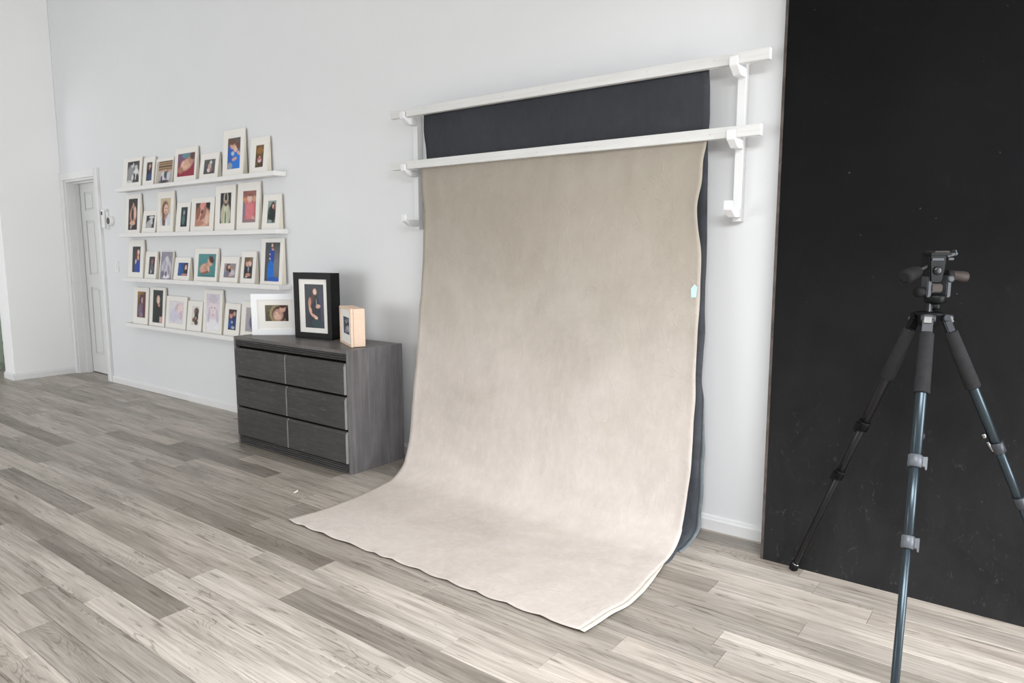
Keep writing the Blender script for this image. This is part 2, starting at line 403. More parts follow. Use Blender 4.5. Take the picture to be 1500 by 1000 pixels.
while True:
    y0 = Y0 + row*PW; y1 = y0 + PW
    if y0 > WALL+.15: break
    if y1 > -3.95:
        ph = joints.get(row, None)
        if ph is None: ph = random.random()*PL
        k0 = math.floor((-12.6-ph)/PL); x = ph + k0*PL
        while x < 3.2:
            q = clip_rect(x, x+PL, y0, y1); cx, cy = (q[0]+q[1])/2, (q[2]+q[3])/2
            if q[1]-q[0] > .02:
                r = random.random(); t = .05+.22*random.random() if r < .60 else (.25+.22*random.random() if r < .88 else .5+.25*random.random())
                for p, tt in marks:
                    if q[0] <= p.x <= q[1] and q[2] <= p.y <= q[3]: t = tt*.85
                tone = (t, random.random(), random.random())
                vis = y1 <= WALL+.001+PW and any(in_view(q[0]+(q[1]-q[0])*i/8, cy) for i in range(9)) and nplank < 295
                if vis:
                    b = bmesh.new(); l = b.loops.layers.float_color.new('tone')
                    plank_bm(b, q[0], q[1], q[2], q[3], tone, l)
                    bmesh.ops.translate(b, vec=(-cx, -cy, 0), verts=b.verts)
                    o = obj('plank', b, M_floor, floor_o); o.location = (cx, cy, 0); nplank += 1
                else: plank_bm(rest, q[0], q[1], q[2], q[3], tone, rl)
            x += PL
    row += 1
o = obj('plank_rows', rest, M_floor, floor_o); o['kind'] = 'stuff'
print('planks', nplank)

# ------------------------------------------------------------------ black board leaning on the wall
root = thing('black_backdrop_board', 'tall matte black board leaning on the white wall behind the tripod', 'board', (-.955, 3.13, 0))
bm = bmesh.new(); HB = 2.78
y_b, y_t = 0.0, .17; dxl = -.055
def bq(x, z, off): return Vector((x + (dxl*z/HB), y_b + (y_t-y_b)*z/HB + off, z))
n = 18
def board(bm, x0, x1, off0, off1, lslope=True, bow=0):
    rows_f, rows_b = [], []
    for i in range(n+1):
        z = HB*i/n
        xa = x0 + dxl*z/HB if lslope else x0
        y = (y_t-y_b)*z/HB
        xb = x1 + (dxl*z/HB if x1 < 1 else 0)
        rows_f.append((bm.verts.new((xa, y+off0, z)), bm.verts.new((xb, y+off0, z))))
        rows_b.append((bm.verts.new((xa, y+off1, z)), bm.verts.new((xb, y+off1, z))))
    for i in range(n):
        f, g = rows_f[i], rows_f[i+1]; p, q = rows_b[i], rows_b[i+1]
        bm.faces.new((f[0], f[1], g[1], g[0])); bm.faces.new((p[1], p[0], q[0], q[1]))
        bm.faces.new((p[0], f[0], g[0], q[0])); bm.faces.new((f[1], p[1], q[1], g[1]))
    bm.faces.new((rows_f[0][0], rows_b[0][0], rows_b[0][1], rows_f[0][1])); bm.faces.new((rows_f[-1][0], rows_f[-1][1], rows_b[-1][1], rows_b[-1][0]))
board(bm, 0.012, 2.45, 0, .02)
obj('board_face', bm, M_panel, root)
bm = bmesh.new(); board(bm, 0.0, .0118, -.001, .0205); obj('edge_strip', bm, M_pedge, root)['label'] = 'worn brown-grey edge strip of the black board'

# ------------------------------------------------------------------ picture ledges
LX0, LX1, LD = -7.285, -4.695, .108
ledge_z = [1.955, 1.522, 1.095, .648]
ledge_lab = ['topmost of the four white picture ledges on the wall', 'second white picture ledge from the top, under the topmost',
             'third white picture ledge from the top', 'lowest white picture ledge, its right end behind the grey dresser']
for z, lb in zip(ledge_z, ledge_lab):
    t = thing('picture_ledge', lb, 'shelf', ((LX0+LX1)/2, WALL, z), 0, 'picture ledges on the back wall'); h = (LX1-LX0)/2
    b = bmesh.new(); box(b, -h, h, -LD+.0125, -.0125, 0, .014, .001, 1); obj('shelf_board', b, M_ledge, t)
    b = bmesh.new(); box(b, -h, h, -LD, -LD+.012, -.001, .034, .002, 2); obj('front_lip', b, M_ledge, t)
    b = bmesh.new(); box(b, -h, h, -.012, 0, 0, .042, .002, 1); obj('back_strip', b, M_ledge, t)
    for e in (-1, 1):
        b = bmesh.new(); box(b, min(e*h, e*(h+.004)), max(e*h, e*(h+.004)), -LD, 0, -.001, .034, .001, 1); obj('end_cap', b, M_ledge, t)

# ------------------------------------------------------------------ painting small prints as vertex colours (flat print)
def paint(w, h, ops, n=26):
    asp = w/h
    nx = max(10, int(round(n*math.sqrt(asp)))); ny = max(10, int(round(n/math.sqrt(asp))))
    U, V = np.meshgrid(np.linspace(0, 1, nx+1), np.linspace(0, 1, ny+1))
    img = np.zeros((ny+1, nx+1, 3))
    for op in ops:
        k = op[0]
        if k == 'bg':
            a, b = np.array(lin(op[1])), np.array(lin(op[2])); img[:] = a + (b-a)*V[..., None]
        elif k == 'n':    # mottling
            g = rng.random((7, 7)); gx = U*5.99; gy = V*5.99; i, j = gx.astype(int), gy.astype(int); fx, fy = gx-i, gy-j
            v = g[j, i]*(1-fx)*(1-fy)+g[j, np.minimum(i+1, 6)]*fx*(1-fy)+g[np.minimum(j+1, 6), i]*(1-fx)*fy+g[np.minimum(j+1, 6), np.minimum(i+1, 6)]*fx*fy
            img *= (1+(v[..., None]-.5)*2*op[1])
        elif k == 'e':    # ellipse cx cy rx ry angle colour [soft]
            cx, cy, rx, ry, an, c = op[1:7]; soft = op[7] if len(op) > 7 else .15
            x = (U-cx)*asp; y = V-cy; ca, sa = math.cos(math.radians(an)), math.sin(math.radians(an))
            d = np.sqrt(((x*ca+y*sa)/(rx*asp))**2+((-x*sa+y*ca)/ry)**2)
            m = np.clip((1+soft-d)/(2*soft), 0, 1)[..., None]; img = img*(1-m)+np.array(lin(c))*m
        elif k == 'r':    # rectangle
            x0, y0, x1, y1, c = op[1:6]; m = ((U >= x0) & (U <= x1) & (V >= y0) & (V <= y1))[..., None]; img = np.where(m, np.array(lin(c)), img)
        elif k == 'b':    # vertical blinds / stripes
            c, nn = op[1], op[2]; m = ((V*nn) % 1 < .45)[..., None] & (V[..., None] < op[3]); img = np.where(m, np.array(lin(c)), img)
    return nx, ny, np.clip(img, 0, 1)
M_print = {}
def print_mat():
    m = NT('photographic_print', .35, .35); a = m.n('Attribute', attribute_name='ink')
    f = m.ramp(m.noise(m.coord(), 55, 5, .7, 1.0), [(.35, (.84,)*3), (.65, (1.06,)*3)])
    m.col(m.mix(1.0, a.outputs['Color'], f, 'MULTIPLY')); return m.m
M_photo = print_mat()
def photo(w, h, ops, parent, loc, n=26, name='photo'):
    """flat print of size w x h, local x right, z up, facing -y"""
    nx, ny, img = paint(w, h, ops, n)
    bm = bmesh.new(); lay = bm.verts.layers.float_color.new('ink')
    vs = [[bm.verts.new((w*(i/nx-.5), 0, h*(.5-j/ny))) for i in range(nx+1)] for j in range(ny+1)]
    for j in range(ny+1):
        for i in range(nx+1): vs[j][i][lay] = (*img[j, i], 1)
    for j in range(ny):
        for i in range(nx): bm.faces.new((vs[j][i], vs[j+1][i], vs[j+1][i+1], vs[j][i+1]))
    o = obj(name, bm, M_photo, parent); o.location = loc; return o
def windowed(bm, w, h, x0, x1, z0, z1, y0, y1, bev=.0):
    """board w x h (centre x, base z=0) with an opening; front at y0, back y1; the opening's front edge is bevelled"""
    O = [(-w/2, 0), (w/2, 0), (w/2, h), (-w/2, h)]; I = [(x0, z0), (x1, z0), (x1, z1), (x0, z1)]; Jb = [(x0+bev, z0+bev), (x1-bev, z0+bev), (x1-bev, z1-bev), (x0+bev, z1-bev)]
    of = [bm.verts.new((x, y0, z)) for x, z in O]; ob = [bm.verts.new((x, y1, z)) for x, z in O]
    jf = [bm.verts.new((x, y0, z)) for x, z in I]; ib = [bm.verts.new((x, y1, z)) for x, z in Jb]
    for k in range(4):
        l = (k+1) % 4
        bm.faces.new((of[k], of[l], jf[l], jf[k])); bm.faces.new((ob[l], ob[k], ib[k], ib[l]))
        bm.faces.new((of[l], of[k], ob[k], ob[l])); bm.faces.new((jf[k], jf[l], ib[l], ib[k]))

SK = (214, 168, 146); SK2 = (190, 140, 118); SK3 = (226, 190, 172); DK = (38, 36, 38); NAV = (34, 38, 62)
def bw(v): return (v, v, v)
P = {}
P[(0, 0)] = ('black-and-white family portrait', [('bg', bw(60), bw(90)), ('n', .4), ('e', .28, .62, .3, .42, 10, bw(150)), ('e', .42, .18, .13, .12, 0, bw(205)), ('e', .7, .3, .12, .12, 0, bw(200)), ('e', .72, .6, .22, .25, -10, bw(225)), ('e', .55, .75, .1, .2, 20, bw(40)), ('e', .82, .78, .1, .2, 0, bw(60)), ('e', .45, .75, .09, .14, 0, bw(215)), ('e', .2, .95, .25, .08, 0, bw(210)), ('e', .33, .1, .12, .06, 0, bw(40))])
P[(0, 1)] = ('seated person in dark top and blue skirt', [('bg', (74, 78, 76), (48, 58, 62)), ('e', .5, .5, .38, .3, 0, (46, 34, 52)), ('e', .55, .22, .17, .1, 0, SK), ('e', .45, .36, .12, .06, 30, SK2), ('e', .72, .8, .4, .18, 20, (50, 70, 130)), ('e', .2, .85, .2, .2, 0, (50, 70, 70))])
P[(0, 2)] = ('family group on a slatted wood backdrop', [('bg', (196, 186, 170), (176, 166, 160)), ('r', .12, 0, .95, .42, (170, 140, 104)), ('b', (70, 50, 34), 9, .4), ('r', 0, 0, .13, 1, (190, 182, 168)), ('r', .92, 0, 1, 1, (180, 172, 160)), ('e', .45, .68, .14, .25, 0, (214, 214, 222)), ('e', .6, .6, .12, .2, 0, (70, 76, 70)), ('e', .75, .68, .1, .22, 0, (200, 204, 220)), ('e', .42, .45, .06, .05, 0, SK), ('e', .58, .42, .06, .05, 0, SK), ('e', .74, .48, .05, .05, 0, SK2), ('e', .5, .92, .3, .06, 0, (70, 60, 66)), ('e', .35, .8, .05, .15, 0, (60, 64, 90))])
P[(0, 3)] = ('newborn curled on crimson cloth', [('bg', (110, 90, 120), (150, 34, 56)), ('e', .5, .9, .7, .38, 0, (148, 30, 54)), ('e', .5, .1, .25, .12, 0, (96, 140, 150)), ('e', .5, .5, .34, .24, -12, SK), ('e', .78, .3, .16, .2, 10, SK2), ('e', .86, .14, .16, .16, 0, (92, 60, 50)), ('e', .18, .72, .16, .14, 0, (170, 120, 100)), ('e', .45, .6, .12, .07, 0, (228, 186, 160)), ('e', .3, .45, .08, .14, 40, (226, 186, 160))])
P[(0, 4)] = ('small child on mottled grey', [('bg', (88, 92, 90), (72, 70, 70)), ('n', .25), ('e', .5, .55, .16, .3, 0, (196, 170, 168)), ('e', .58, .22, .11, .13, 0, (210, 214, 210)), ('e', .52, .38, .08, .1, 0, SK), ('e', .4, .75, .12, .12, 30, (230, 214, 208)), ('e', .66, .7, .08, .14, 0, (150, 90, 90))])
P[(0, 5)] = ('couple in bright blue shirts embracing', [('bg', (96, 88, 82), (90, 84, 80)), ('e', .2, .6, .32, .35, 0, (34, 92, 180)), ('e', .75, .78, .4, .38, 0, (28, 118, 214)), ('e', .2, .9, .2, .12, 0, (150, 160, 170)), ('e', .38, .24, .2, .12, 20, SK), ('e', .62, .36, .16, .1, -20, SK3), ('e', .3, .12, .26, .1, 10, (104, 70, 52)), ('e', .8, .26, .16, .1, 40, (110, 66, 56)), ('e', .55, .68, .2, .05, -10, SK), ('e', .85, .5, .14, .06, 30, SK), ('e', .4, .5, .12, .07, 0, (180, 200, 220))])
P[(0, 6)] = ('child in white dress under autumn trees', [('bg', (120, 84, 40), (84, 70, 44)), ('n', .45), ('e', .5, .25, .4, .14, 0, (150, 104, 44)), ('e', .5, .68, .22, .1, 0, (226, 196, 206)), ('e', .5, .54, .1, .05, 0, SK), ('e', .45, .62, .22, .06, 0, (190, 110, 120)), ('e', .4, .9, .08, .1, 0, (40, 30, 30)), ('e', .75, .86, .1, .12, 0, (60, 40, 30))])
P[(1, 0)] = ('long-haired person holding a baby on dark green', [('bg', (38, 46, 44), (42, 34, 52)), ('e', .5, .52, .36, .26, 0, SK2), ('e', .45, .5, .13, .2, 0, (56, 40, 40)), ('e', .45, .2, .15, .07, 0, SK), ('e', .35, .16, .12, .09, 0, (80, 44, 36)), ('e', .7, .45, .13, .2, 0, SK3), ('e', .45, .78, .3, .07, 0, SK), ('e', .3, .9, .08, .07, 40, (200, 170, 150))])
P[(1, 1)] = ('black-and-white baby portrait', [('bg', bw(90), bw(70)), ('n', .3), ('e', .35, .8, .4, .4, -30, bw(180)), ('e', .7, .4, .25, .3, 0, bw(205)), ('e', .85, .35, .12, .35, 0, bw(50)), ('e', .2, .2, .2, .2, 0, bw(50)), ('e', .6, .15, .3, .1, 0, bw(210)), ('e', .8, .85, .12, .2, 0, bw(60))])
P[(1, 2)] = ('smiling person with long brown hair in white', [('bg', (206, 186, 150), (214, 200, 184)), ('e', .5, .85, .55, .35, 0, (214, 218, 226)), ('e', .46, .4, .32, .3, 0, (110, 74, 54)), ('e', .3, .7, .12, .35, 0, (120, 82, 60)), ('e', .54, .4, .21, .19, 0, SK3), ('e', .52, .66, .1, .12, 0, SK2), ('e', .46, .37, .05, .02, 0, (90, 60, 56)), ('e', .64, .37, .05, .02, 0, (90, 60, 56)), ('e', .55, .5, .08, .02, 0, (180, 90, 90)), ('e', .45, .92, .08, .15, 0, (100, 66, 50)), ('e', .6, .95, .12, .2, 0, (228, 230, 236))])
P[(1, 3)] = ('dark teal low-light portrait', [('bg', (40, 62, 60), (30, 34, 46)), ('n', .3), ('e', .45, .28, .14, .12, 0, (150, 170, 164)), ('e', .4, .65, .22, .25, 0, (86, 116, 112)), ('e', .85, .5, .18, .4, 0, (44, 34, 54))])
P[(1, 4)] = ('person with head bent over her newborn', [('bg', (54, 60, 54), (190, 140, 120)), ('e', .5, .15, .22, .24, 0, (226, 150, 140)), ('e', .88, .2, .2, .3, 0, (30, 28, 32)), ('e', .55, .62, .5, .4, 0, SK), ('e', .2, .45, .12, .3, 20, (150, 96, 80)), ('e', .62, .4, .1, .3, 10, (170, 116, 100)), ('e', .45, .38, .07, .1, 30, (92, 60, 60)), ('e', .3, .85, .3, .1, 0, (186, 134, 116)), ('e', .8, .7, .15, .2, 0, SK3), ('e', .45, .6, .08, .2, 50, (160, 104, 90))])
P[(1, 5)] = ('figure in a pale ivory gown and headdress on black', [('bg', (44, 42, 48), (42, 40, 44)), ('e', .5, .2, .2, .24, 0, (214, 212, 190)), ('e', .5, .18, .13, .2, 0, (60, 54, 56)), ('e', .5, .75, .42, .42, 0, (206, 206, 180)), ('e', .5, .34, .16, .1, 0, (70, 50, 44)), ('e', .5, .3, .09, .06, 0, SK), ('e', .5, .85, .08, .25, 0, (120, 140, 110)), ('e', .25, .75, .04, .3, 5, (170, 168, 146)), ('e', .75, .75, .04, .3, -5, (176, 174, 150))])
P[(1, 6)] = ('newborn wrapped in rose pink wool', [('bg', (150, 96, 90), (150, 120, 124)), ('n', .3), ('e', .5, .6, .46, .4, 0, (204, 112, 118)), ('e', .5, .62, .28, .3, 0, (216, 128, 132)), ('e', .5, .24, .19, .12, 0, SK3), ('e', .15, .3, .14, .1, 0, (214, 150, 100)), ('e', .85, .26, .14, .1, 0, (200, 160, 130)), ('e', .5, .13, .2, .05, 0, (150, 90, 70)), ('e', .1, .6, .1, .3, 0, (130, 120, 140)), ('e', .8, .88, .14, .08, 30, (210, 160, 150)), ('e', .5, .95, .5, .06, 0, (150, 120, 124))])
P[(1, 7)] = ('dark-robed figure with red hair before misty green', [('bg', (150, 166, 160), (110, 120, 116)), ('e', .5, .6, .46, .4, 0, (34, 46, 44)), ('e', .6, .22, .22, .16, 0, (50, 34, 34)), ('e', .62, .25, .1, .1, 0, SK3), ('e', .75, .3, .08, .12, 0, (150, 50, 50)), ('e', .15, .5, .12, .12, 0, (60, 80, 70)), ('e', .3, .92, .3, .08, 0, (140, 156, 150))])
P[(2, 0)] = ('auburn-haired person in a cobalt gown', [('bg', (50, 58, 60), (52, 56, 62)), ('e', .78, .8, .48, .36, 10, (32, 68, 160)), ('e', .62, .35, .22, .22, 0, (110, 52, 42)), ('e', .72, .22, .14, .1, 0, SK3), ('e', .7, .42, .12, .1, 0, SK), ('e', .42, .58, .08, .1, 20, (216, 200, 210))])
P[(2, 1)] = ('dim portrait of figure against dark red curtain', [('bg', (62, 66, 62), (56, 62, 68)), ('n', .3), ('e', .85, .3, .25, .3, 0, (92, 34, 44)), ('e', .5, .3, .18, .16, 0, (142, 110, 104)), ('e', .45, .65, .3, .22, 0, (96, 102, 108)), ('e', .4, .85, .1, .1, 0, (190, 190, 190))])
P[(2, 2)] = ('unmatted silvery portrait of a person and child', [('bg', (150, 146, 158), (140, 136, 150)), ('e', .5, .62, .42, .34, 0, (205, 200, 210)), ('e', .5, .28, .15, .12, 0, (214, 208, 216)), ('e', .35, .5, .08, .2, 20, (170, 164, 176)), ('e', .7, .65, .1, .2, -20, (160, 152, 168)), ('e', .5, .9, .3, .07, 0, (236, 234, 240)), ('e', .2, .8, .14, .12, 0, (120, 114, 130)), ('e', .48, .8, .1, .1, 0, (110, 104, 120))])
P[(2, 3)] = ('person beside a blue curtain', [('bg', (30, 76, 150), (36, 80, 146)), ('e', .75, .4, .22, .4, 0, (60, 34, 30)), ('e', .76, .38, .1, .22, 0, SK3), ('e', .8, .75, .15, .25, 0, (40, 30, 36)), ('e', .65, .9, .3, .08, 0, SK2), ('e', .15, .5, .08, .5, 0, (44, 100, 170))])
P[(2, 4)] = ('newborn curled on a turquoise blanket', [('bg', (84, 146, 146), (76, 138, 140)), ('e', .36, .62, .26, .2, -10, SK), ('e', .5, .56, .22, .16, -35, (196, 150, 128)), ('e', .68, .34, .15, .17, 20, SK), ('e', .74, .24, .15, .14, 30, (84, 50, 44)), ('e', .45, .8, .3, .05, -10, (140, 90, 76)), ('e', .6, .65, .1, .06, 60, SK3), ('e', .3, .72, .14, .05, 0, (222, 160, 140)), ('e', .5, .94, .4, .03, 0, (56, 110, 112))])
P[(2, 5)] = ('seated person in grey with a child', [('bg', (150, 146, 146), (140, 138, 142)), ('e', .35, .3, .18, .28, 0, (84, 50, 46)), ('e', .4, .25, .11, .14, 0, SK), ('e', .6, .42, .14, .14, 0, SK2), ('e', .4, .78, .36, .26, 0, (120, 122, 140)), ('e', .7, .65, .22, .2, 0, (200, 190, 196)), ('e', .5, .5, .1, .14, 40, (60, 44, 48)), ('e', .55, .85, .14, .08, 0, SK)])
P[(2, 6)] = ('couple with heads together on dark ground', [('bg', (92, 84, 78), (64, 62, 60)), ('e', .5, .62, .42, .36, 0, (42, 42, 48)), ('e', .36, .28, .2, .16, 0, SK), ('e', .68, .28, .16, .15, 0, SK3), ('e', .3, .12, .24, .1, 0, (120, 90, 60)), ('e', .75, .12, .18, .1, 0, (130, 110, 90)), ('e', .5, .55, .07, .15, 0, (150, 160, 180)), ('e', .5, .82, .28, .08, 0, SK2), ('e', .3, .92, .14, .05, 0, (180, 176, 170))])
P[(2, 7)] = ('tall portrait of a person in a long cobalt gown', [('bg', (72, 76, 80), (74, 76, 78)), ('e', .75, .6, .3, .35, 0, (120, 120, 124), .6), ('e', .45, .38, .17, .26, 0, (24, 70, 164)), ('e', .4, .76, .23, .3, 0, (18, 112, 206)), ('e', .6, .95, .38, .07, 0, (20, 90, 180)), ('e', .47, .1, .1, .07, 0, (96, 60, 48)), ('e', .46, .08, .06, .045, 0, SK3), ('e', .5, .18, .08, .03, 0, SK), ('e', .33, .3, .05, .02, 0, SK3), ('e', .33, .42, .05, .02, 0, SK3)])
P[(3, 0)] = ('long-haired figure among golden autumn leaves', [('bg', (140, 104, 48), (110, 70, 60)), ('n', .4), ('e', .48, .35, .26, .26, 0, (66, 50, 62)), ('e', .56, .34, .13, .12, 0, (196, 160, 160)), ('e', .45, .72, .36, .25, 0, (112, 100, 124)), ('e', .8, .5, .2, .5, 0, (100, 44, 46)), ('e', .45, .9, .2, .08, 0, (130, 120, 150))])
P[(3, 1)] = ('smiling dark-haired person in black on dark green', [('bg', (38, 52, 48), (40, 50, 46)), ('e', .62, .72, .42, .36, 0, (28, 32, 34)), ('e', .52, .24, .22, .16, 0, (30, 24, 26)), ('e', .52, .29, .16, .13, 0, SK3), ('e', .54, .36, .08, .02, 0, (226, 210, 206)), ('e', .6, .45, .1, .06, 0, SK2), ('r', .68, .8, .95, .98, (206, 160, 160))])
P[(3, 2)] = ('high-key newborn print, almost white', [('bg', (226, 222, 226), (220, 216, 224)), ('e', .7, .4, .34, .32, 0, (226, 204, 206)), ('e', .75, .34, .2, .2, 0, (232, 212, 212)), ('e', .35, .65, .3, .28, 0, (212, 208, 224)), ('e', .8, .62, .12, .2, 0, (208, 192, 200)), ('e', .5, .28, .06, .2, 40, (206, 186, 190))])
P[(3, 3)] = ('dark silhouette of a curly-haired pair on white', [('bg', (222, 218, 212), (220, 214, 208)), ('e', .58, .26, .32, .2, 0, (90, 70, 58)), ('e', .42, .3, .14, .1, 0, (130, 100, 84)), ('e', .6, .55, .26, .24, 0, (60, 48, 44)), ('e', .3, .72, .24, .12, 0, (120, 86, 66)), ('e', .62, .86, .24, .12, 0, (84, 62, 52)), ('e', .55, .62, .08, .08, 0, (190, 160, 140))])
P[(3, 4)] = ('high-key face of a fair child, nearly white', [('bg', (218, 210, 222), (230, 226, 232)), ('e', .5, .36, .38, .32, 0, (226, 212, 220)), ('e', .5, .4, .28, .24, 0, (234, 220, 224)), ('e', .5, .14, .36, .12, 0, (206, 198, 208)), ('e', .38, .38, .06, .02, 0, (176, 158, 176)), ('e', .62, .38, .06, .02, 0, (176, 158, 176)), ('e', .5, .58, .1, .02, 0, (206, 166, 176)), ('e', .5, .49, .03, .03, 0, (214, 190, 196)), ('e', .5, .9, .5, .2, 0, (238, 236, 240)), ('e', .2, .6, .08, .2, 10, (204, 192, 206)), ('e', .8, .6, .08, .2, -10, (206, 194, 208))])
P[(3, 5)] = ('pair in blue jackets on dark ground', [('bg', (60, 48, 56), (50, 50, 66)), ('e', .3, .3, .2, .15, 0, (200, 150, 130)), ('e', .7, .22, .16, .12, 0, (190, 150, 140)), ('e', .3, .14, .22, .1, 0, (80, 50, 44)), ('e', .3, .72, .34, .24, 0, (40, 84, 150)), ('e', .75, .6, .28, .28, 0, (44, 60, 110)), ('e', .45, .62, .1, .06, 0, (200, 190, 200)), ('e', .6, .88, .2, .07, 0, (190, 180, 190))])
P[(3, 6)] = ('figure wrapped in violet, half hidden by white frame', [('bg', (176, 170, 172), (168, 164, 166)), ('e', .75, .6, .4, .32, 0, (112, 104, 138)), ('e', .72, .28, .24, .16, 0, (112, 70, 84)), ('e', .8, .85, .3, .1, 0, (140, 130, 160))])
# outer x0,x1, print x0,x1, top z, print top/bottom z    (metres, from the measured ledge rows)
rows = [
 (1.969, [(-7.255, -6.885, -7.174, -6.927, 2.268, 2.235, 2.033), (-6.85, -6.64, -6.793, -6.681, 2.25, 2.205, 2.034), (-6.615, -6.30, -6.609, -6.306, 2.221, 2.195, 1.995), (-6.268, -5.90, -6.222, -5.929, 2.283, 2.234, 2.034), (-5.846, -5.56, -5.789, -5.609, 2.203, 2.153, 2.03), (-5.479, -5.181, -5.418, -5.231, 2.359, 2.294, 2.046), (-5.093, -4.857, -5.026, -4.915, 2.266, 2.207, 2.034)]),
 (1.536, [(-7.255, -6.965, -7.206, -7.017, 1.93, 1.888, 1.588), (-6.925, -6.664, -6.865, -6.698, 1.762, 1.719, 1.601), (-6.631, -6.338, -6.58, -6.388, 1.925, 1.865, 1.615), (-6.293, -6.058, -6.22, -6.104, 1.814, 1.774, 1.6), (-6.036, -5.665, -5.971, -5.732, 1.844, 1.8, 1.597), (-5.64, -5.345, -5.571, -5.404, 1.927, 1.867, 1.615), (-5.311, -5.005, -5.238, -5.048, 1.932, 1.867, 1.614), (-4.96, -4.735, -4.902, -4.788, 1.823, 1.776, 1.602)]),
 (1.109, [(-7.262, -6.96, -7.189, -7.022, 1.491, 1.43, 1.179), (-6.927, -6.708, -6.863, -6.746, 1.382, 1.334, 1.166), (-6.645, -6.41, -6.637, -6.418, 1.384, 1.38, 1.125), (-6.382, -6.115, -6.322, -6.146, 1.329, 1.283, 1.164), (-6.024, -5.655, -5.97, -5.684, 1.409, 1.363, 1.163), (-5.612, -5.342, -5.562, -5.382, 1.339, 1.285, 1.166), (-5.299, -5.093, -5.261, -5.136, 1.384, 1.338, 1.165), (-5.013, -4.725, -4.964, -4.766, 1.487, 1.456, 1.151)]),
 (.662, [(-7.223, -6.925, -7.152, -6.98, 1.032, .993, .738), (-6.893, -6.602, -6.839, -6.644, 1.043, 1.018, .707), (-6.582, -6.216, -6.531, -6.269, .971, .929, .722), (-6.199, -5.95, -6.126, -6.003, .941, .895, .727), (-5.919, -5.62, -5.879, -5.661, 1.054, 1.017, .704), (-5.588, -5.358, -5.533, -5.41, .947, .899, .725), (-5.335, -5.085, -5.272, -5.126, .974, .927, .729)])]
row_name = ['top ledge', 'second ledge', 'third ledge', 'lowest ledge']
for ri, (zb, L) in enumerate(rows):
    for ci, (x0, x1, p0, p1, zt, q0, q1) in enumerate(L):
        desc, ops = P[(ri, ci)]
        w_, h_ = x1-x0, zt-zb; xc = (x0+x1)/2
        lean = math.asin(.038/h_)
        word = 'print' if (ri, ci) in ((2, 2),) else 'white-matted print'
        t = thing('matted_print', f'{word}, {desc}, on the {row_name[ri]}', 'picture', (xc, WALL-.0575, zb+.0012), 0, 'matted prints standing on the picture ledges')
        t.rotation_euler = (-lean, 0, 0)
        cz = math.cos(lean); H_ = h_/cz
        a0, a1 = p0-xc, p1-xc; b0, b1 = (q1-zb)/cz, (q0-zb)/cz
        b = bmesh.new(); windowed(b, w_, H_, a0, a1, b0, b1, -.0045, 0, .002); obj('mat_board', b, M_mat, t)
        yb = H_*math.tan(lean)*.93+.006; b = bmesh.new()
        prism(b, [(.0012, .001), (.0012, H_-.001), (.006, H_-.001), (yb, yb*math.tan(lean)+.001)], 'x', -w_/2+.001, w_/2-.001); obj('strut_backing', b, M_back, t)
        photo(a1-a0-.001, b1-b0-.001, ops, t, ((a0+a1)/2, -.0006, (b0+b1)/2), 30 if w_ < .26 else 38)

# ------------------------------------------------------------------ dresser
DR = thing('dresser', 'grey-washed wooden dresser with six drawers against the white wall', 'dresser', (-4.012, 3.02, 0))
dx, dyf, dyb, dh = .628, -.232, .222, .785
def part(name, m, *boxes, bev=.002, parent=DR):
    b = bmesh.new()
    for q in boxes: box(b, *q, bev, 2)
    return obj(name, b, m, parent)
part('side_panel', M_dr_v, (dx-.022, dx, dyf, dyb, 0, dh)); part('side_panel', M_dr_v, (-dx, -dx+.022, dyf, dyb, 0, dh))
part('top_panel', M_dr_t, (-dx+.0225, dx-.0225, dyf+.004, dyb, dh-.024, dh-.001))
part('back_panel', M_dr_t, (-dx+.0225, dx-.0225, dyb-.008, dyb, .02, dh-.03))
part('carcass', M_gap, (-dx+.0225, dx-.0225, dyf+.03, dyb-.012, .06, dh-.06))
def ribbed(name, z0, z1, nrib):
    y = dyf; prof = [(y+.03, z0), (y+.004, z0)]; hh = (z1-z0)/nrib
    for i in range(nrib):
        a = z0+hh*i
        prof += [(y+.006, a+.0008), (y-.001, a+hh*.22), (y-.004, a+hh*.5), (y-.001, a+hh*.78), (y+.006, a+hh-.0008)]
    prof += [(y+.004, z1), (y+.03, z1)]
    b = bmesh.new(); prism(b, prof, 'x', -dx+.0225, dx-.0225); return obj(name, b, M_dr_h, DR)
ribbed('ribbed_top_trim', dh-.066, dh-.0245, 3); ribbed('ribbed_plinth', .004, .06, 4)
zs = [(.067, .273), (.287, .493), (.507, .706)]
for r_, (z0, z1) in enumerate(zs):
    for (xa, xb) in ((-dx+.026, -.004), (.004, dx-.026)):
        b = bmesh.new()
        # front slab with a bevelled finger pull along its top edge
        y = dyf-.012
        prism(b, [(y+.022, z0), (y+.002, z0), (y, z0+.004), (y, z1-.016), (y+.012, z1-.002), (y+.022, z1)], 'x', xa, xb)
        d = obj('drawer', b, M_dr_h, DR)
        b = bmesh.new(); 
        prism(b, [(y+.021, z0+.001), (y+.001, z0+.001), (y-.0012, z0+.005), (y-.0012, z1-.018), (y+.010, z1-.003), (y+.021, z1-.002)], 'x', xb-.0065, xb+.0004)
        obj('drawer_edge', b, M_dr_worn, d)['label'] = 'paler worn right edge of the drawer front'

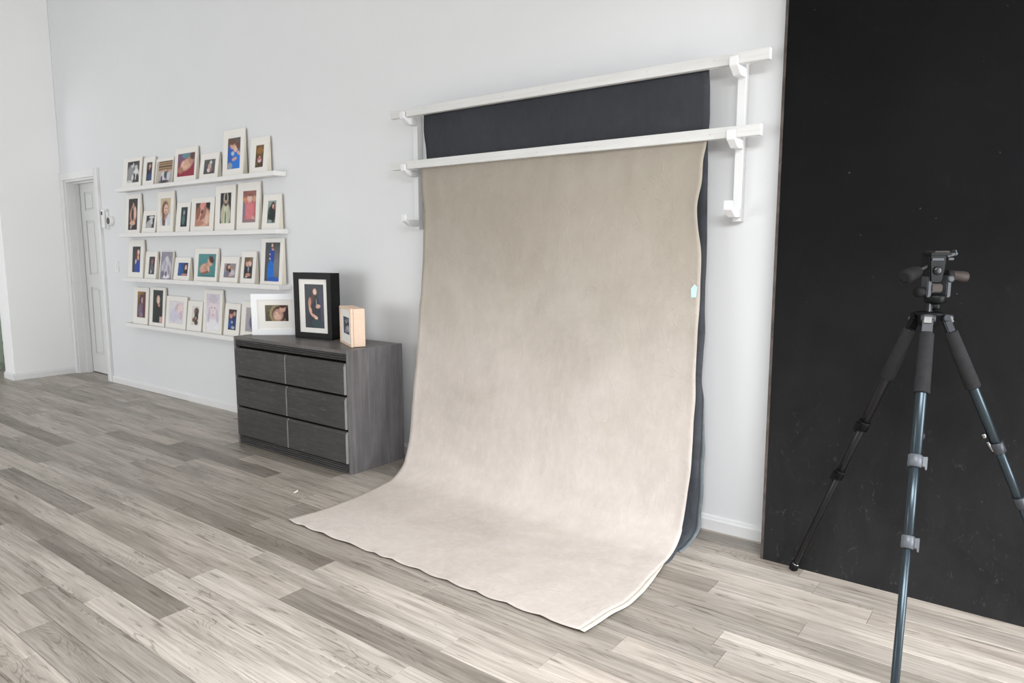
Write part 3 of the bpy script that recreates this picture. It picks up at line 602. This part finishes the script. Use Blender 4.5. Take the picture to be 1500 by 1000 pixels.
# ------------------------------------------------------------------ frames on the dresser
ZT = .785+.0005
def frame_ops(k):
    if k == 'w': return [('bg', (104, 96, 78), (84, 78, 62)), ('n', .35), ('e', .58, .55, .36, .56, 15, (196, 180, 130)), ('e', .6, .55, .33, .52, 15, (64, 44, 42)), ('e', .55, .62, .22, .38, 10, (190, 150, 134)), ('e', .52, .74, .16, .16, 0, (214, 180, 160)), ('e', .76, .22, .14, .2, 0, (224, 176, 158)), ('e', .76, .08, .15, .1, 0, (80, 50, 48)), ('e', .7, .2, .02, .03, 0, (120, 80, 76)), ('e', .8, .22, .02, .03, 0, (120, 80, 76)), ('e', .75, .32, .05, .02, 0, (180, 110, 104)), ('e', .5, .5, .07, .06, 40, (226, 186, 166)), ('e', .93, .6, .08, .5, 0, (48, 34, 36))]
    if k == 'b': return [('bg', (52, 60, 66), (40, 44, 58)), ('e', .85, .55, .14, .45, 0, (60, 58, 84)), ('e', .5, .7, .32, .42, 0, (24, 30, 40)), ('e', .42, .38, .25, .16, 0, (26, 30, 38)), ('e', .5, .17, .15, .11, 0, (74, 48, 42)), ('e', .4, .32, .1, .14, 10, (80, 52, 44)), ('e', .53, .17, .095, .07, 0, SK3), ('e', .54, .2, .05, .012, 0, (240, 228, 222)), ('e', .25, .42, .075, .12, 5, SK2), ('e', .28, .6, .07, .1, -15, SK), ('e', .45, .72, .18, .035, 25, SK), ('e', .56, .76, .1, .04, 20, SK3), ('e', .68, .5, .12, .045, -10, SK), ('e', .6, .42, .02, .1, -5, (150, 150, 160)), ('e', .6, .9, .3, .1, 0, (30, 56, 60))]
    return [('bg', (60, 72, 90), (70, 74, 84)), ('e', .5, .5, .34, .34, 0, (34, 40, 54)), ('e', .62, .68, .3, .18, 0, (160, 164, 172)), ('e', .4, .3, .14, .12, 0, (150, 150, 158)), ('e', .6, .2, .2, .1, 0, (110, 122, 140)), ('e', .3, .85, .2, .1, 0, (120, 130, 146))]
# white frame
t = thing('framed_photograph', 'wide white wooden photo frame on the dresser, left of the black frame', 'framed photo', (-4.578+.1365, 2.90+.1097, ZT), math.radians(38.8))
W_, H_ = .35, .298
b = bmesh.new(); windowed(b, W_, H_, -W_/2+.042, W_/2-.042, .042, H_-.042, 0, .02, .0); obj('frame_moulding', b, M_white_frame, t)
b = bmesh.new(); windowed(b, W_-.07, H_-.07, -W_/2+.095, W_/2-.085, .063, H_-.115, .008, .011, .002); o = obj('mat_board', b, M_mat, t); o.location = (0, 0, .035)
b = bmesh.new(); box(b, -W_/2+.01, W_/2-.01, .0145, .019, .01, H_-.01); obj('backing_board', b, M_back, t)
photo(W_-.182, H_-.18, frame_ops('w'), t, (.005, .0125, .035+(.063+H_-.115)/2), 52)
# black box frame
t = thing('framed_photograph', 'deep black box frame with a portrait of a standing person, tallest on the dresser', 'framed photo', (-4.216+.17, 3.008+.0264, ZT), math.radians(8.8))
W_, H_ = .344, .458
b = bmesh.new(); windowed(b, W_, H_, -W_/2+.043, W_/2-.038, .042, H_-.045, 0, .014, .0); obj('frame_moulding', b, M_black_frame, t)
b = bmesh.new(); box(b, -W_/2+.002, W_/2-.002, .0145, .092, .002, H_-.002, .002, 2); obj('box_body', b, M_black_frame, t)
b = bmesh.new(); windowed(b, W_-.07, H_-.074, -.083, .096, .037, .343, .0085, .0115, .002); o = obj('mat_board', b, M_mat, t); o.location = (.002, 0, .036)
photo(.178, .305, frame_ops('b'), t, (.0085, .0128, .036+.19), 64)
# wooden box frame
t = thing('framed_photograph', 'small pale wooden box frame angled away at the right end of the dresser', 'framed photo', (-3.768+.14, 3.042-.0705, ZT), math.radians(-26.7))
W_, H_ = .314, .245
b = bmesh.new(); windowed(b, W_, H_, -W_/2+.012, W_/2-.018, .012, H_-.012, 0, .016, .0); obj('frame_moulding', b, M_pine, t)
b = bmesh.new(); box(b, -W_/2+.0015, W_/2-.0015, .018, .092, .0015, H_-.0015, .0015, 1); obj('box_body', b, M_pine, t)
b = bmesh.new(); windowed(b, W_-.032, H_-.026, -.085, .088, .055, H_-.026-.05, .007, .010, .002); o = obj('mat_board', b, M_mat, t); o.location = (-.003, 0, .013)
photo(.172, H_-.026-.106, frame_ops('p'), t, (-.0015, .0125, .013+(.055+H_-.026-.05)/2), 40)

# ------------------------------------------------------------------ backdrop brackets and rails
def arm_prof(zb):   # (y from wall, z) : seat, upturned tip, chamfered underside
    return [(0, zb-.040), (-.105, zb-.040), (-.158, zb-.008), (-.158, zb+.032), (-.146, zb+.032), (-.143, zb), (0, zb)]
for bx_, lb in ((-1.185, 'white timber wall bracket right of the backdrops, beside the black board'), (-3.27, 'white timber wall bracket left of the backdrops')):
    t = thing('backdrop_bracket', lb, 'bracket', (bx_, WALL, 1.53), 0, 'wall brackets carrying the backdrop rails')
    b = bmesh.new(); box(b, -.02, .02, -.042, 0, 0, .71, .003, 2); obj('post', b, M_trim, t)
    for zz in (2.214, 1.898, 1.588):
        b = bmesh.new(); prism(b, [(y-.0425 if i in (0, 6) else y, z-1.53) for i, (y, z) in enumerate(arm_prof(zz))], 'x', -.0195, .0195, 0, .0025); obj('arm', b, M_trim, t)
YR = 3.183
for z0, xr, xl, lb in ((2.2145, -1.033, -3.386, 'upper white timber rail holding the charcoal backdrop'), (1.8985, -1.058, -3.398, 'lower white timber rail holding the beige backdrop')):
    t = thing('backdrop_rail', lb, 'rail', ((xl+xr)/2, YR+.016, z0), 0, 'rails across the two wall brackets'); h = (xr-xl)/2
    b = bmesh.new(); box(b, -h, h, -.016, .016, 0, .049, .002, 2); obj('timber', b, M_rail, t)
    for k in range(7):
        x = -h+.25+(2*h-.5)*k/6+random.uniform(-.05, .05)
        b = bmesh.new(); lathe(b, (x, -.0158, .024+random.uniform(-.006, .006)), (x, -.018, .024), [(0, .0024), (.0008, .0022), (.0012, .001)], 10); obj('screw', b, M_steel, t)

# ------------------------------------------------------------------ cloth backdrops
def catmull(K, n):
    K = np.array(K, float); d = np.r_[0, np.cumsum(np.hypot(np.diff(K[:, 0]), np.diff(K[:, 1])))]
    s = np.linspace(0, d[-1], n); out = np.zeros((n, K.shape[1]))
    m = np.gradient(K, d, axis=0)
    for i, t in enumerate(s):
        j = min(np.searchsorted(d, t, side='right')-1, len(d)-2); h = d[j+1]-d[j]; u = (t-d[j])/h
        out[i] = (2*u**3-3*u**2+1)*K[j]+(u**3-2*u**2+u)*h*m[j]+(-2*u**3+3*u**2)*K[j+1]+(u**3-u**2)*h*m[j+1]
    return out, s
def vnoise(seed):
    g = np.random.default_rng(seed).random((64, 64))
    def f(x, y):
        x = np.asarray(x) % 63; y = np.asarray(y) % 63; i, j = np.floor(x).astype(int), np.floor(y).astype(int); a, b = x-i, y-j
        a = a*a*(3-2*a); b = b*b*(3-2*b)
        return g[i, j]*(1-a)*(1-b)+g[(i+1) % 64, j]*a*(1-b)+g[i, (j+1) % 64]*(1-a)*b+g[(i+1) % 64, (j+1) % 64]*a*b-.5
    return f
def cloth(name, K, mat, parent, nx, ny, seed, amp, edge_amp, front_scallop=0, thick=.002, side_curl=0, zmin=.004):
    prof, s = catmull(K, ny); f = vnoise(seed); T = s[-1]
    bm = bmesh.new(); grid = []
    for j in range(ny):
        Y, Z, XL, XR = prof[j]
        a = prof[min(j+1, ny-1)][:2]-prof[max(j-1, 0)][:2]; a /= np.hypot(*a); nrm = np.array([a[1], -a[0]])   # points to the room
        if nrm[0] > 0 and abs(nrm[0]) > .3: nrm = -nrm
        if abs(nrm[0]) <= .3 and nrm[1] < 0: nrm = -nrm
        rowv = []
        top = max(0, 1-s[j]/.35)
        flat = 1.0 if Z > .1 else .35
        for i in range(nx):
            u = i/(nx-1); x = XL+(XR-XL)*u
            eL = f(s[j]*9+3, 1.5)*edge_amp*2*max(0, 1-u/.12); eR = f(s[j]*9+13, 7.5)*edge_amp*2*max(0, 1-(1-u)/.12)
            x += eL+eR
            d = (f(u*6, s[j]*2.5)*1.0+f(u*17+9, s[j]*6)*.45)*amp*flat
            d += f(u*40, s[j]*1.5)*amp*1.2*top*min(1, s[j]/.03)*math.sin(math.pi*min(1, s[j]/.35))
            if Z > .12 and side_curl:
                e = min(u, 1-u); d += side_curl*max(0, 1-e/.035)**2*(.6+f(s[j]*5+u*20, 3))
            y = Y+nrm[0]*d; z = Z+nrm[1]*d
            if front_scallop and T-s[j] < .14:
                k = 1-(T-s[j])/.14; sc = abs(math.sin(u*math.pi*11+f(u*9, 5)*2))
                z += front_scallop*(k**2)*(1-sc)*.9; y -= front_scallop*1.1*k*(sc-.5)+front_scallop*k*f(u*8, 2)
            if side_curl and Z < .1 and u > .93:
                k = (u-.93)/.07; z += side_curl*.85*math.sin(k*math.pi*.55)*(.55+f(s[j]*7, 9)*1.0)
            z = max(z, zmin)
            rowv.append(bm.verts.new((x, y, z)))
        grid.append(rowv)
    for j in range(ny-1):
        for i in range(nx-1):
            fc = bm.faces.new((grid[j][i], grid[j+1][i], grid[j+1][i+1], grid[j][i+1])); fc.smooth = True
    pts = [[v.co.copy() for v in r] for r in grid]
    o = obj(name, bm, mat, parent)
    md = o.modifiers.new('thickness', 'SOLIDIFY'); md.thickness = thick; md.offset = 0
    return o, pts, prof, s
GK = [(3.222, 2.228, -3.137, -1.309), (3.222, 1.97, -3.118, -1.309), (3.228, 1.6, -3.115, -1.306), (3.228, .9, -3.115, -1.298), (3.228, .3, -3.11, -1.296),
      (3.232, .12, -3.11, -1.297), (3.215, .04, -3.11, -1.302), (3.17, .012, -3.10, -1.305), (3.0, .0045, -3.09, -1.282), (2.75, .0045, -3.05, -1.268), (2.45, .0045, -3.05, -1.28)]
g_root = thing('canvas_backdrop', 'charcoal painted canvas backdrop hanging from the upper rail, behind the beige one', 'backdrop', (0, 0, 0), 0, 'canvas backdrops hung on the rails')
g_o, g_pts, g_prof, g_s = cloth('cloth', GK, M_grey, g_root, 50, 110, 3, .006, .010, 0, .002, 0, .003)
def edge_strip(name, pts, col, j0, j1, width, off, mat, parent, step=2, lift=0):
    bm = bmesh.new(); A = []; B = []
    for j in range(j0, j1):
        p = pts[j][col]; q = pts[j][col-step] if col < 0 or col > 3 else pts[j][col+step]
        d = (p-q).normalized(); nn = Vector((0, -off, off*.6))
        k = min(1, (j-j0)/12+.05)
        A.append(bm.verts.new(p+nn)); B.append(bm.verts.new(p+d*width*k+nn+Vector((0, 0, lift*k))))
    for k in range(len(A)-1):
        fc = bm.faces.new((A[k], A[k+1], B[k+1], B[k])); fc.smooth = True
    o = obj(name, bm, mat, parent); md = o.modifiers.new('thickness', 'SOLIDIFY'); md.thickness = .0015; md.offset = 0; return o
jg0 = int(np.argmax(g_prof[:, 1] < .75)); jg1 = int(np.argmax(g_prof[:, 0] < 2.95))
edge_strip('hem', g_pts, -1, jg0, jg1, .022, .001, M_hem, g_root)['label'] = 'lighter grey-green folded hem of the charcoal backdrop'
BK = [(3.186, 1.935, -3.150, -1.309), (3.184, 1.83, -3.130, -1.310), (3.178, 1.60, -3.095, -1.327), (3.165, 1.38, -3.095, -1.298), (3.152, 1.22, -3.10, -1.292), (3.11, .85, -3.100, -1.284), (3.045, .43, -3.09, -1.264),
      (2.985, .2, -3.076, -1.26), (2.92, .08, -3.07, -1.258), (2.84, .028, -3.07, -1.258), (2.74, .012, -3.07, -1.262), (2.4, .009, -3.034, -1.245), (2.085, .009, -3.053, -1.275)]
b_root = thing('canvas_backdrop', 'beige painted canvas backdrop hanging from the lower rail and sweeping onto the floor', 'backdrop', (0, 0, 0), 0, 'canvas backdrops hung on the rails')
BK = [(y if z < 1.9 else 3.218, z, a, c) for y, z, a, c in BK]
BK[0] = (3.219, 1.925, -3.150, -1.309); BK.insert(1, (3.216, 1.885, -3.146, -1.309)); BK[2] = (3.196, 1.80, -3.130, -1.312)
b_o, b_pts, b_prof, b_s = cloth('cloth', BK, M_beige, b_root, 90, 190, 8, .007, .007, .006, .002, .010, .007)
jb0 = int(np.argmax(b_prof[:, 0] < 2.78))
edge_strip('hem', b_pts, -1, jb0, len(b_pts), .020, .001, M_hem_white, b_root, 2, -.004)['label'] = 'bare white canvas edge on the right front side'
jt = int(np.argmin(abs(b_prof[:, 1]-1.20)))
bm = bmesh.new(); pp = b_pts[jt][-2]
vs = [bm.verts.new(pp+Vector(v)) for v in ((-.022, -.0045, -.03), (.004, -.008, -.028), (.008, -.008, .02), (-.006, -.006, .034), (-.024, -.0045, .012))]
bm.faces.new(vs); o = obj('tape_patch', bm, M_patch, b_root); o['label'] = 'pale blue patch on the right edge'
md = o.modifiers.new('thickness', 'SOLIDIFY'); md.thickness = .0012

# ------------------------------------------------------------------ small wall fittings
t = thing('intercom_handset', 'white handset in a wall cradle beside the door casing', 'intercom', (-7.745, WALL, 1.62))
b = bmesh.new(); box(b, -.03, .03, -.03, 0, -.01, .17, .006, 2); obj('cradle', b, M_plastic, t)
b = bmesh.new(); box(b, -.024, .024, -.058, -.0305, -.004, .19, .012, 3); obj('handset', b, M_plastic, t)
b = bmesh.new(); box(b, -.015, .015, -.0595, -.0585, .13, .165, .002, 1); obj('screen', b, M_dial, t)
t = thing('thermostat', 'round white thermostat with a dark face, beside the handset', 'thermostat', (-7.655, WALL, 1.69))
b = bmesh.new(); lathe(b, (0, 0, 0), (0, -1, 0), [(0, .050), (.012, .050), (.016, .044), (.034, .042), (.038, .036)], 32); obj('body', b, M_plastic, t)
b = bmesh.new(); lathe(b, (0, -.038, 0), (0, -1, 0), [(0, .034), (.002, .034), (.003, .03)], 28); obj('dial_face', b, M_dial, t)
t = thing('light_switch', 'white light switch plate left of the picture ledges', 'switch', (-7.61, WALL, 1.23))
b = bmesh.new(); box(b, -.035, .035, -.008, 0, -.057, .057, .003, 2); obj('plate', b, M_plastic, t)
for zz in (-.028, 0, .028):
    b = bmesh.new(); box(b, -.009, .009, -.0125, -.0085, zz-.009, zz+.009, .002, 1); obj('rocker', b, M_plastic, t)

# hall beyond the opening: sage cabinet and bin
t = thing('cabinet', 'sage green low cabinet with dark top, beyond the left opening', 'cabinet', (-10.0, 2.45, 0))
b = bmesh.new(); box(b, -.22, .25, -.46, .46, .07, .69, .003, 1); obj('body', b, M_sage, t)
b = bmesh.new(); box(b, -.2, .22, -.44, .44, 0, .07); obj('plinth', b, M_sage, t)
b = bmesh.new(); box(b, -.23, .28, -.48, .475, .6905, .712, .003, 1); obj('worktop', b, M_darktop, t)
for y0, y1 in ((-.452, -.004), (.004, .452)):
    b = bmesh.new(); box(b, .2505, .268, y0, y1, .08, .68, .003, 1); d = obj('door', b, M_sage, t)
    b = bmesh.new(); yk = y1-.05 if y0 < -.1 else y0+.05; lathe(b, (.268, yk, .45), (1, yk, .45), [(0, .006), (.012, .006), (.018, .013), (.026, .012)], 14); obj('knob', b, M_steel, d)
t = thing('waste_bin', 'black bin on the floor beside the sage green cabinet', 'bin', (-9.98, 3.10, 0))
b = bmesh.new(); lathe(b, (0, 0, 0), (0, 0, 1), [(0, .09), (.01, .098), (.26, .115), (.28, .12), (.29, .12), (.29, .112), (.05, .09)], 28); obj('bucket', b, M_bin, t)
b = bmesh.new(); lathe(b, (0, 0, .2905), (0, 0, 1), [(0, .119), (.012, .118), (.03, .07), (.034, .02)], 28); obj('lid', b, M_bin, t)

# scraps on the floor
p = on_floor(433, 721)
b = bmesh.new(); vs = [b.verts.new(v) for v in ((-.016, -.004, .001), (.004, -.012, .001), (.018, .004, .009), (.004, .012, .014), (-.008, .006, .004))]
b.faces.new((vs[0], vs[1], vs[2], vs[4])); b.faces.new((vs[4], vs[2], vs[3]))
o = obj('paper_scrap', b, M_scrap); o.location = (p.x, p.y, 0); tag(o, 'tiny white scrap lying on the floor between dresser and beige backdrop', 'scrap')
md = o.modifiers.new('thickness', 'SOLIDIFY'); md.thickness = .0012

# ------------------------------------------------------------------ tripod
AP = Vector((-.317, 2.753, 1.173))
tr = thing('tripod', 'black and blue-grey camera tripod with pan head before the black board', 'tripod', (AP.x, AP.y, 0))
def loc(p): return Vector(p)-Vector((AP.x, AP.y, 0))
def tp(name, bm, m, parent=tr):
    bmesh.ops.translate(bm, vec=(-AP.x, -AP.y, 0), verts=bm.verts); o = obj(name, bm, m, tr)
    if parent is not tr: o.parent = parent
    return o
legs = [('leg', (-.357, 2.782), 2.518, .439, .733, M_tubeblk, M_cast), ('leg', (-.313, 2.704), 4.799, .438, .737, M_tubeblu, M_greyplast), ('leg', (-.273, 2.775), 6.741, .418, .690, M_tubeblu, M_castlt)]
for name, (lx, ly), az, sp, lc, mt, ml in legs:
    d = Vector((math.cos(az)*math.sin(sp), math.sin(az)*math.sin(sp), -math.cos(sp))); p0 = Vector((lx, ly, 1.173)); L = 1.173/math.cos(sp)-.004
    side = Vector((-math.sin(az), math.cos(az), 0)); out = d.cross(side).normalized()
    if out.z < 0: out = -out
    la, lb_ = .26, .483
    # upper tube
    b = bmesh.new(); tube(b, p0+d*.05, p0+d*(lb_-.01), .0165); leg = tp('leg', b, mt)
    b = bmesh.new(); lathe(b, p0+d*.052, p0+d, [(0, .019), (.004, .0215), (la-.056, .0245), (la-.052, .022)], 24); tp('foam_grip', b, M_foam, leg)
    b = bmesh.new(); obox(b, p0+d*.022, side*.0155, out*.012, d*.032, .004); lathe(b, p0-side*.022, p0+side*.022, [(0, .009), (.003, .012), (.041, .012), (.044, .009)], 16); tp('hinge_block', b, M_cast if mt is M_tubeblk else M_castlt, leg)
    b = bmesh.new(); obox(b, p0+d*.012+out*.0155, side*.011, out*.003, d*.011, .0015); tp('angle_stop', b, M_chrome, leg)
    # middle and lower tubes with lever locks
    b = bmesh.new(); tube(b, p0+d*(lb_+.01), p0+d*(lc-.01), .0142); tp('middle_tube', b, mt, leg)
    b = bmesh.new(); tube(b, p0+d*(lc+.01), p0+d*(L-.03), .0122); tp('lower_tube', b, mt, leg)
    for q, r in ((lb_, .0215), (lc, .019)):
        c = p0+d*q
        b = bmesh.new(); lathe(b, c-d*.02, c+d*.02, [(0, r*.86), (.003, r), (.037, r), (.04, r*.82)], 24)
        obox(b, c+side*(r+.004), side*.006, out*.008, d*.016, .002); tp('leg_lock', b, ml, leg)
        b = bmesh.new(); obox(b, c+side*(r+.0095)+d*.004, side*.0028, out*.009, d*.021, .0015); tp('lock_lever', b, ml if mt is M_tubeblu else M_cast, leg)
    if az > 6:   # the right leg's first lock hangs open
        c = p0+d*lb_-side*0
        b = bmesh.new(); rgt = Vector((.796, .606, 0))
        tube(b, c-rgt*.030-d*.052, c-rgt*.030-d*.036, .007, 12); tube(b, c-rgt*.027-d*.022, c-rgt*.022+d*.012, .0045, 12); tube(b, c-rgt*.022+d*.010, c-rgt*.012+d*.018, .005, 12)
        tp('lock_clip', b, M_chrome, leg)
    b = bmesh.new(); lathe(b, p0+d*(L-.036), p0+d*L, [(0, .0150), (.003, .0172), (.032, .0180), (.036, .0150)], 22); tp('rubber_foot', b, M_rubber, leg)
    b = bmesh.new(); lathe(b, p0+d*(L-.040), p0+d*L, [(0, .0135), (.001, .0162), (.0035, .0162), (.004, .0135)], 22); tp('foot_ring', b, M_chrome, leg)
# crown and centre column
b = bmesh.new(); lathe(b, AP+Vector((0, 0, -.03)), AP+Vector((0, 0, 1)), [(0, .024), (.006, .032), (.034, .036), (.040, .046), (.046, .046), (.050, .030)], 28); tp('crown', b, M_cast)
b = bmesh.new(); tube(b, AP+Vector((0, 0, -.40)), AP+Vector((0, 0, .06)), .0125); tp('centre_column', b, M_tubeblk)
b = bmesh.new(); lathe(b, AP+Vector((0, 0, -.425)), AP+Vector((0, 0, 1)), [(0, .010), (.004, .016), (.018, .016), (.026, .011)], 20); tp('column_cap', b, M_castlt)
Rg = Vector((.796, .606, 0)); Fd = Vector((-.606, .796, 0)); Up = Vector((0, 0, 1))
# column lock knob on the right of the crown
b = bmesh.new(); tube(b, AP+Rg*.030+Up*.004, AP+Rg*.064-Up*.002, .006, 12); tube(b, AP+Rg*.058-Fd*.01, AP+Rg*.072-Fd*.012-Up*.002, .011, 14); tp('column_knob', b, M_castlt)
def H(px_, py_, f=0):    # point on the head, from its photographed outline (metres right / up of the apex)
    return AP + Rg*((px_-1357.5)/392) + Up*((462-py_)/392+.0) + Fd*f
b = bmesh.new(); lathe(b, H(1364, 452), H(1364, 440), [(0, .020), (.012, .018), (.03, .018)], 24); tp('head_neck', b, M_cast)
b = bmesh.new(); lathe(b, H(1364, 443), H(1364, 432), [(0, .028), (.003, .032), (.016, .033), (.024, .033), (.028, .030)], 28); hb = tp('pan_base', b, M_cast)
b = bmesh.new()   # yoke: two uprights rising from the base
for s_, m_ in ((-1, 0), (1, 0)):
    cx = 1364 + (12.5 if s_ > 0 else -13)
    obox(b, H(cx, 421), Rg*.0075 + Up*(-.0 if s_ < 0 else .0), Fd*.02, Up*.036, .003)
tp('yoke', b, M_castlt)
b = bmesh.new(); lathe(b, H(1378, 411, -.024), H(1378, 411, -.024)+Fd, [(0, .008), (.003, .0125), (.045, .0125), (.048, .008)], 20); tp('tilt_pivot', b, M_castlt)
b = bmesh.new(); obox(b, H(1360.5, 423, -.012), Rg*.020, Fd*.010, Up*.014, .004); tp('tilt_lug', b, M_brown)
b = bmesh.new()   # tilting body: tapered block
prof = [(-.026, -.046), (-.034, .036), (-.030, .044), (.024, .044), (.022, .010), (.014, -.046)]
c0 = H(1360, 397)
P0 = [c0+Rg*x+Up*z-Fd*.026 for x, z in prof]; P1 = [c0+Rg*x+Up*z+Fd*.026 for x, z in prof]
A = [b.verts.new(p) for p in P0]; B = [b.verts.new(p) for p in P1]; b.faces.new(A); b.faces.new(B[::-1])
for i in range(6): b.faces.new((A[i], B[i], B[(i+1) % 6], A[(i+1) % 6]))
bmesh.ops.recalc_face_normals(b, faces=b.faces); bmesh.ops.bevel(b, geom=b.edges[:], offset=.004, segments=2, affect='EDGES'); tp('tilt_body', b, M_cast)
b = bmesh.new(); lathe(b, H(1358, 400, -.026), H(1358, 400, -.026)-Fd, [(0, .014), (.004, .014), (.006, .011), (.007, .004)], 20); tp('side_screw', b, M_tubeblk)
b = bmesh.new(); obox(b, H(1357, 385.5, -.028), Rg*.020, Fd*.002, Up*.004, .001); tp('level_window', b, M_castlt)
b = bmesh.new(); obox(b, H(1361, 378.5), Rg*.036, Fd*.032, Up*.0045, .003); tp('plate_seat', b, M_cast)
b = bmesh.new(); obox(b, H(1363, 375.8), Rg*.026, Fd*.026, Up*.003, .002); tp('camera_plate', b, M_brown)
b = bmesh.new(); obox(b, H(1379, 379.5, -.005), Rg*.018+Up*.0045, Fd*.010, Up*.0045-Rg*.001, .002); obox(b, H(1383, 377, -.005), Rg*.003, Fd*.011, Up*.010, .002); obox(b, H(1379, 385, -.002), Rg*.010, Fd*.008, Up*.004, .002); tp('plate_lever', b, M_castlt)
b = bmesh.new(); tube(b, H(1348, 394.5, -.010), H(1322, 401.5, -.06), .0048, 14); pr = tp('pan_handle', b, M_steel)
b = bmesh.new(); lathe(b, H(1328, 400, -.05), H(1296, 408, -.11), [(0, .010), (.004, .0155), (.014, .0165), (.018, .019), (.03, .021), (.075, .024), (.092, .022), (.098, .014)], 24); tp('handle_grip', b, M_rubber, pr)
b = bmesh.new(); lathe(b, H(1376, 405.5), H(1404, 409), [(0, .015), (.004, .018), (.016, .018), (.019, .012)], 22); kn = tp('tilt_knob', b, M_rubber)
b = bmesh.new(); lathe(b, H(1383, 406.5), H(1404, 409), [(0, .014), (.003, .0165), (.044, .0185), (.052, .016), (.055, .010)], 22); tp('knob_grip', b, M_brown, kn)
b = bmesh.new(); lathe(b, H(1352, 428.5, .0), H(1336, 428.5, .0), [(0, .010), (.006, .010), (.010, .017), (.034, .018), (.040, .013)], 22); tp('pan_lock_knob', b, M_rubber)
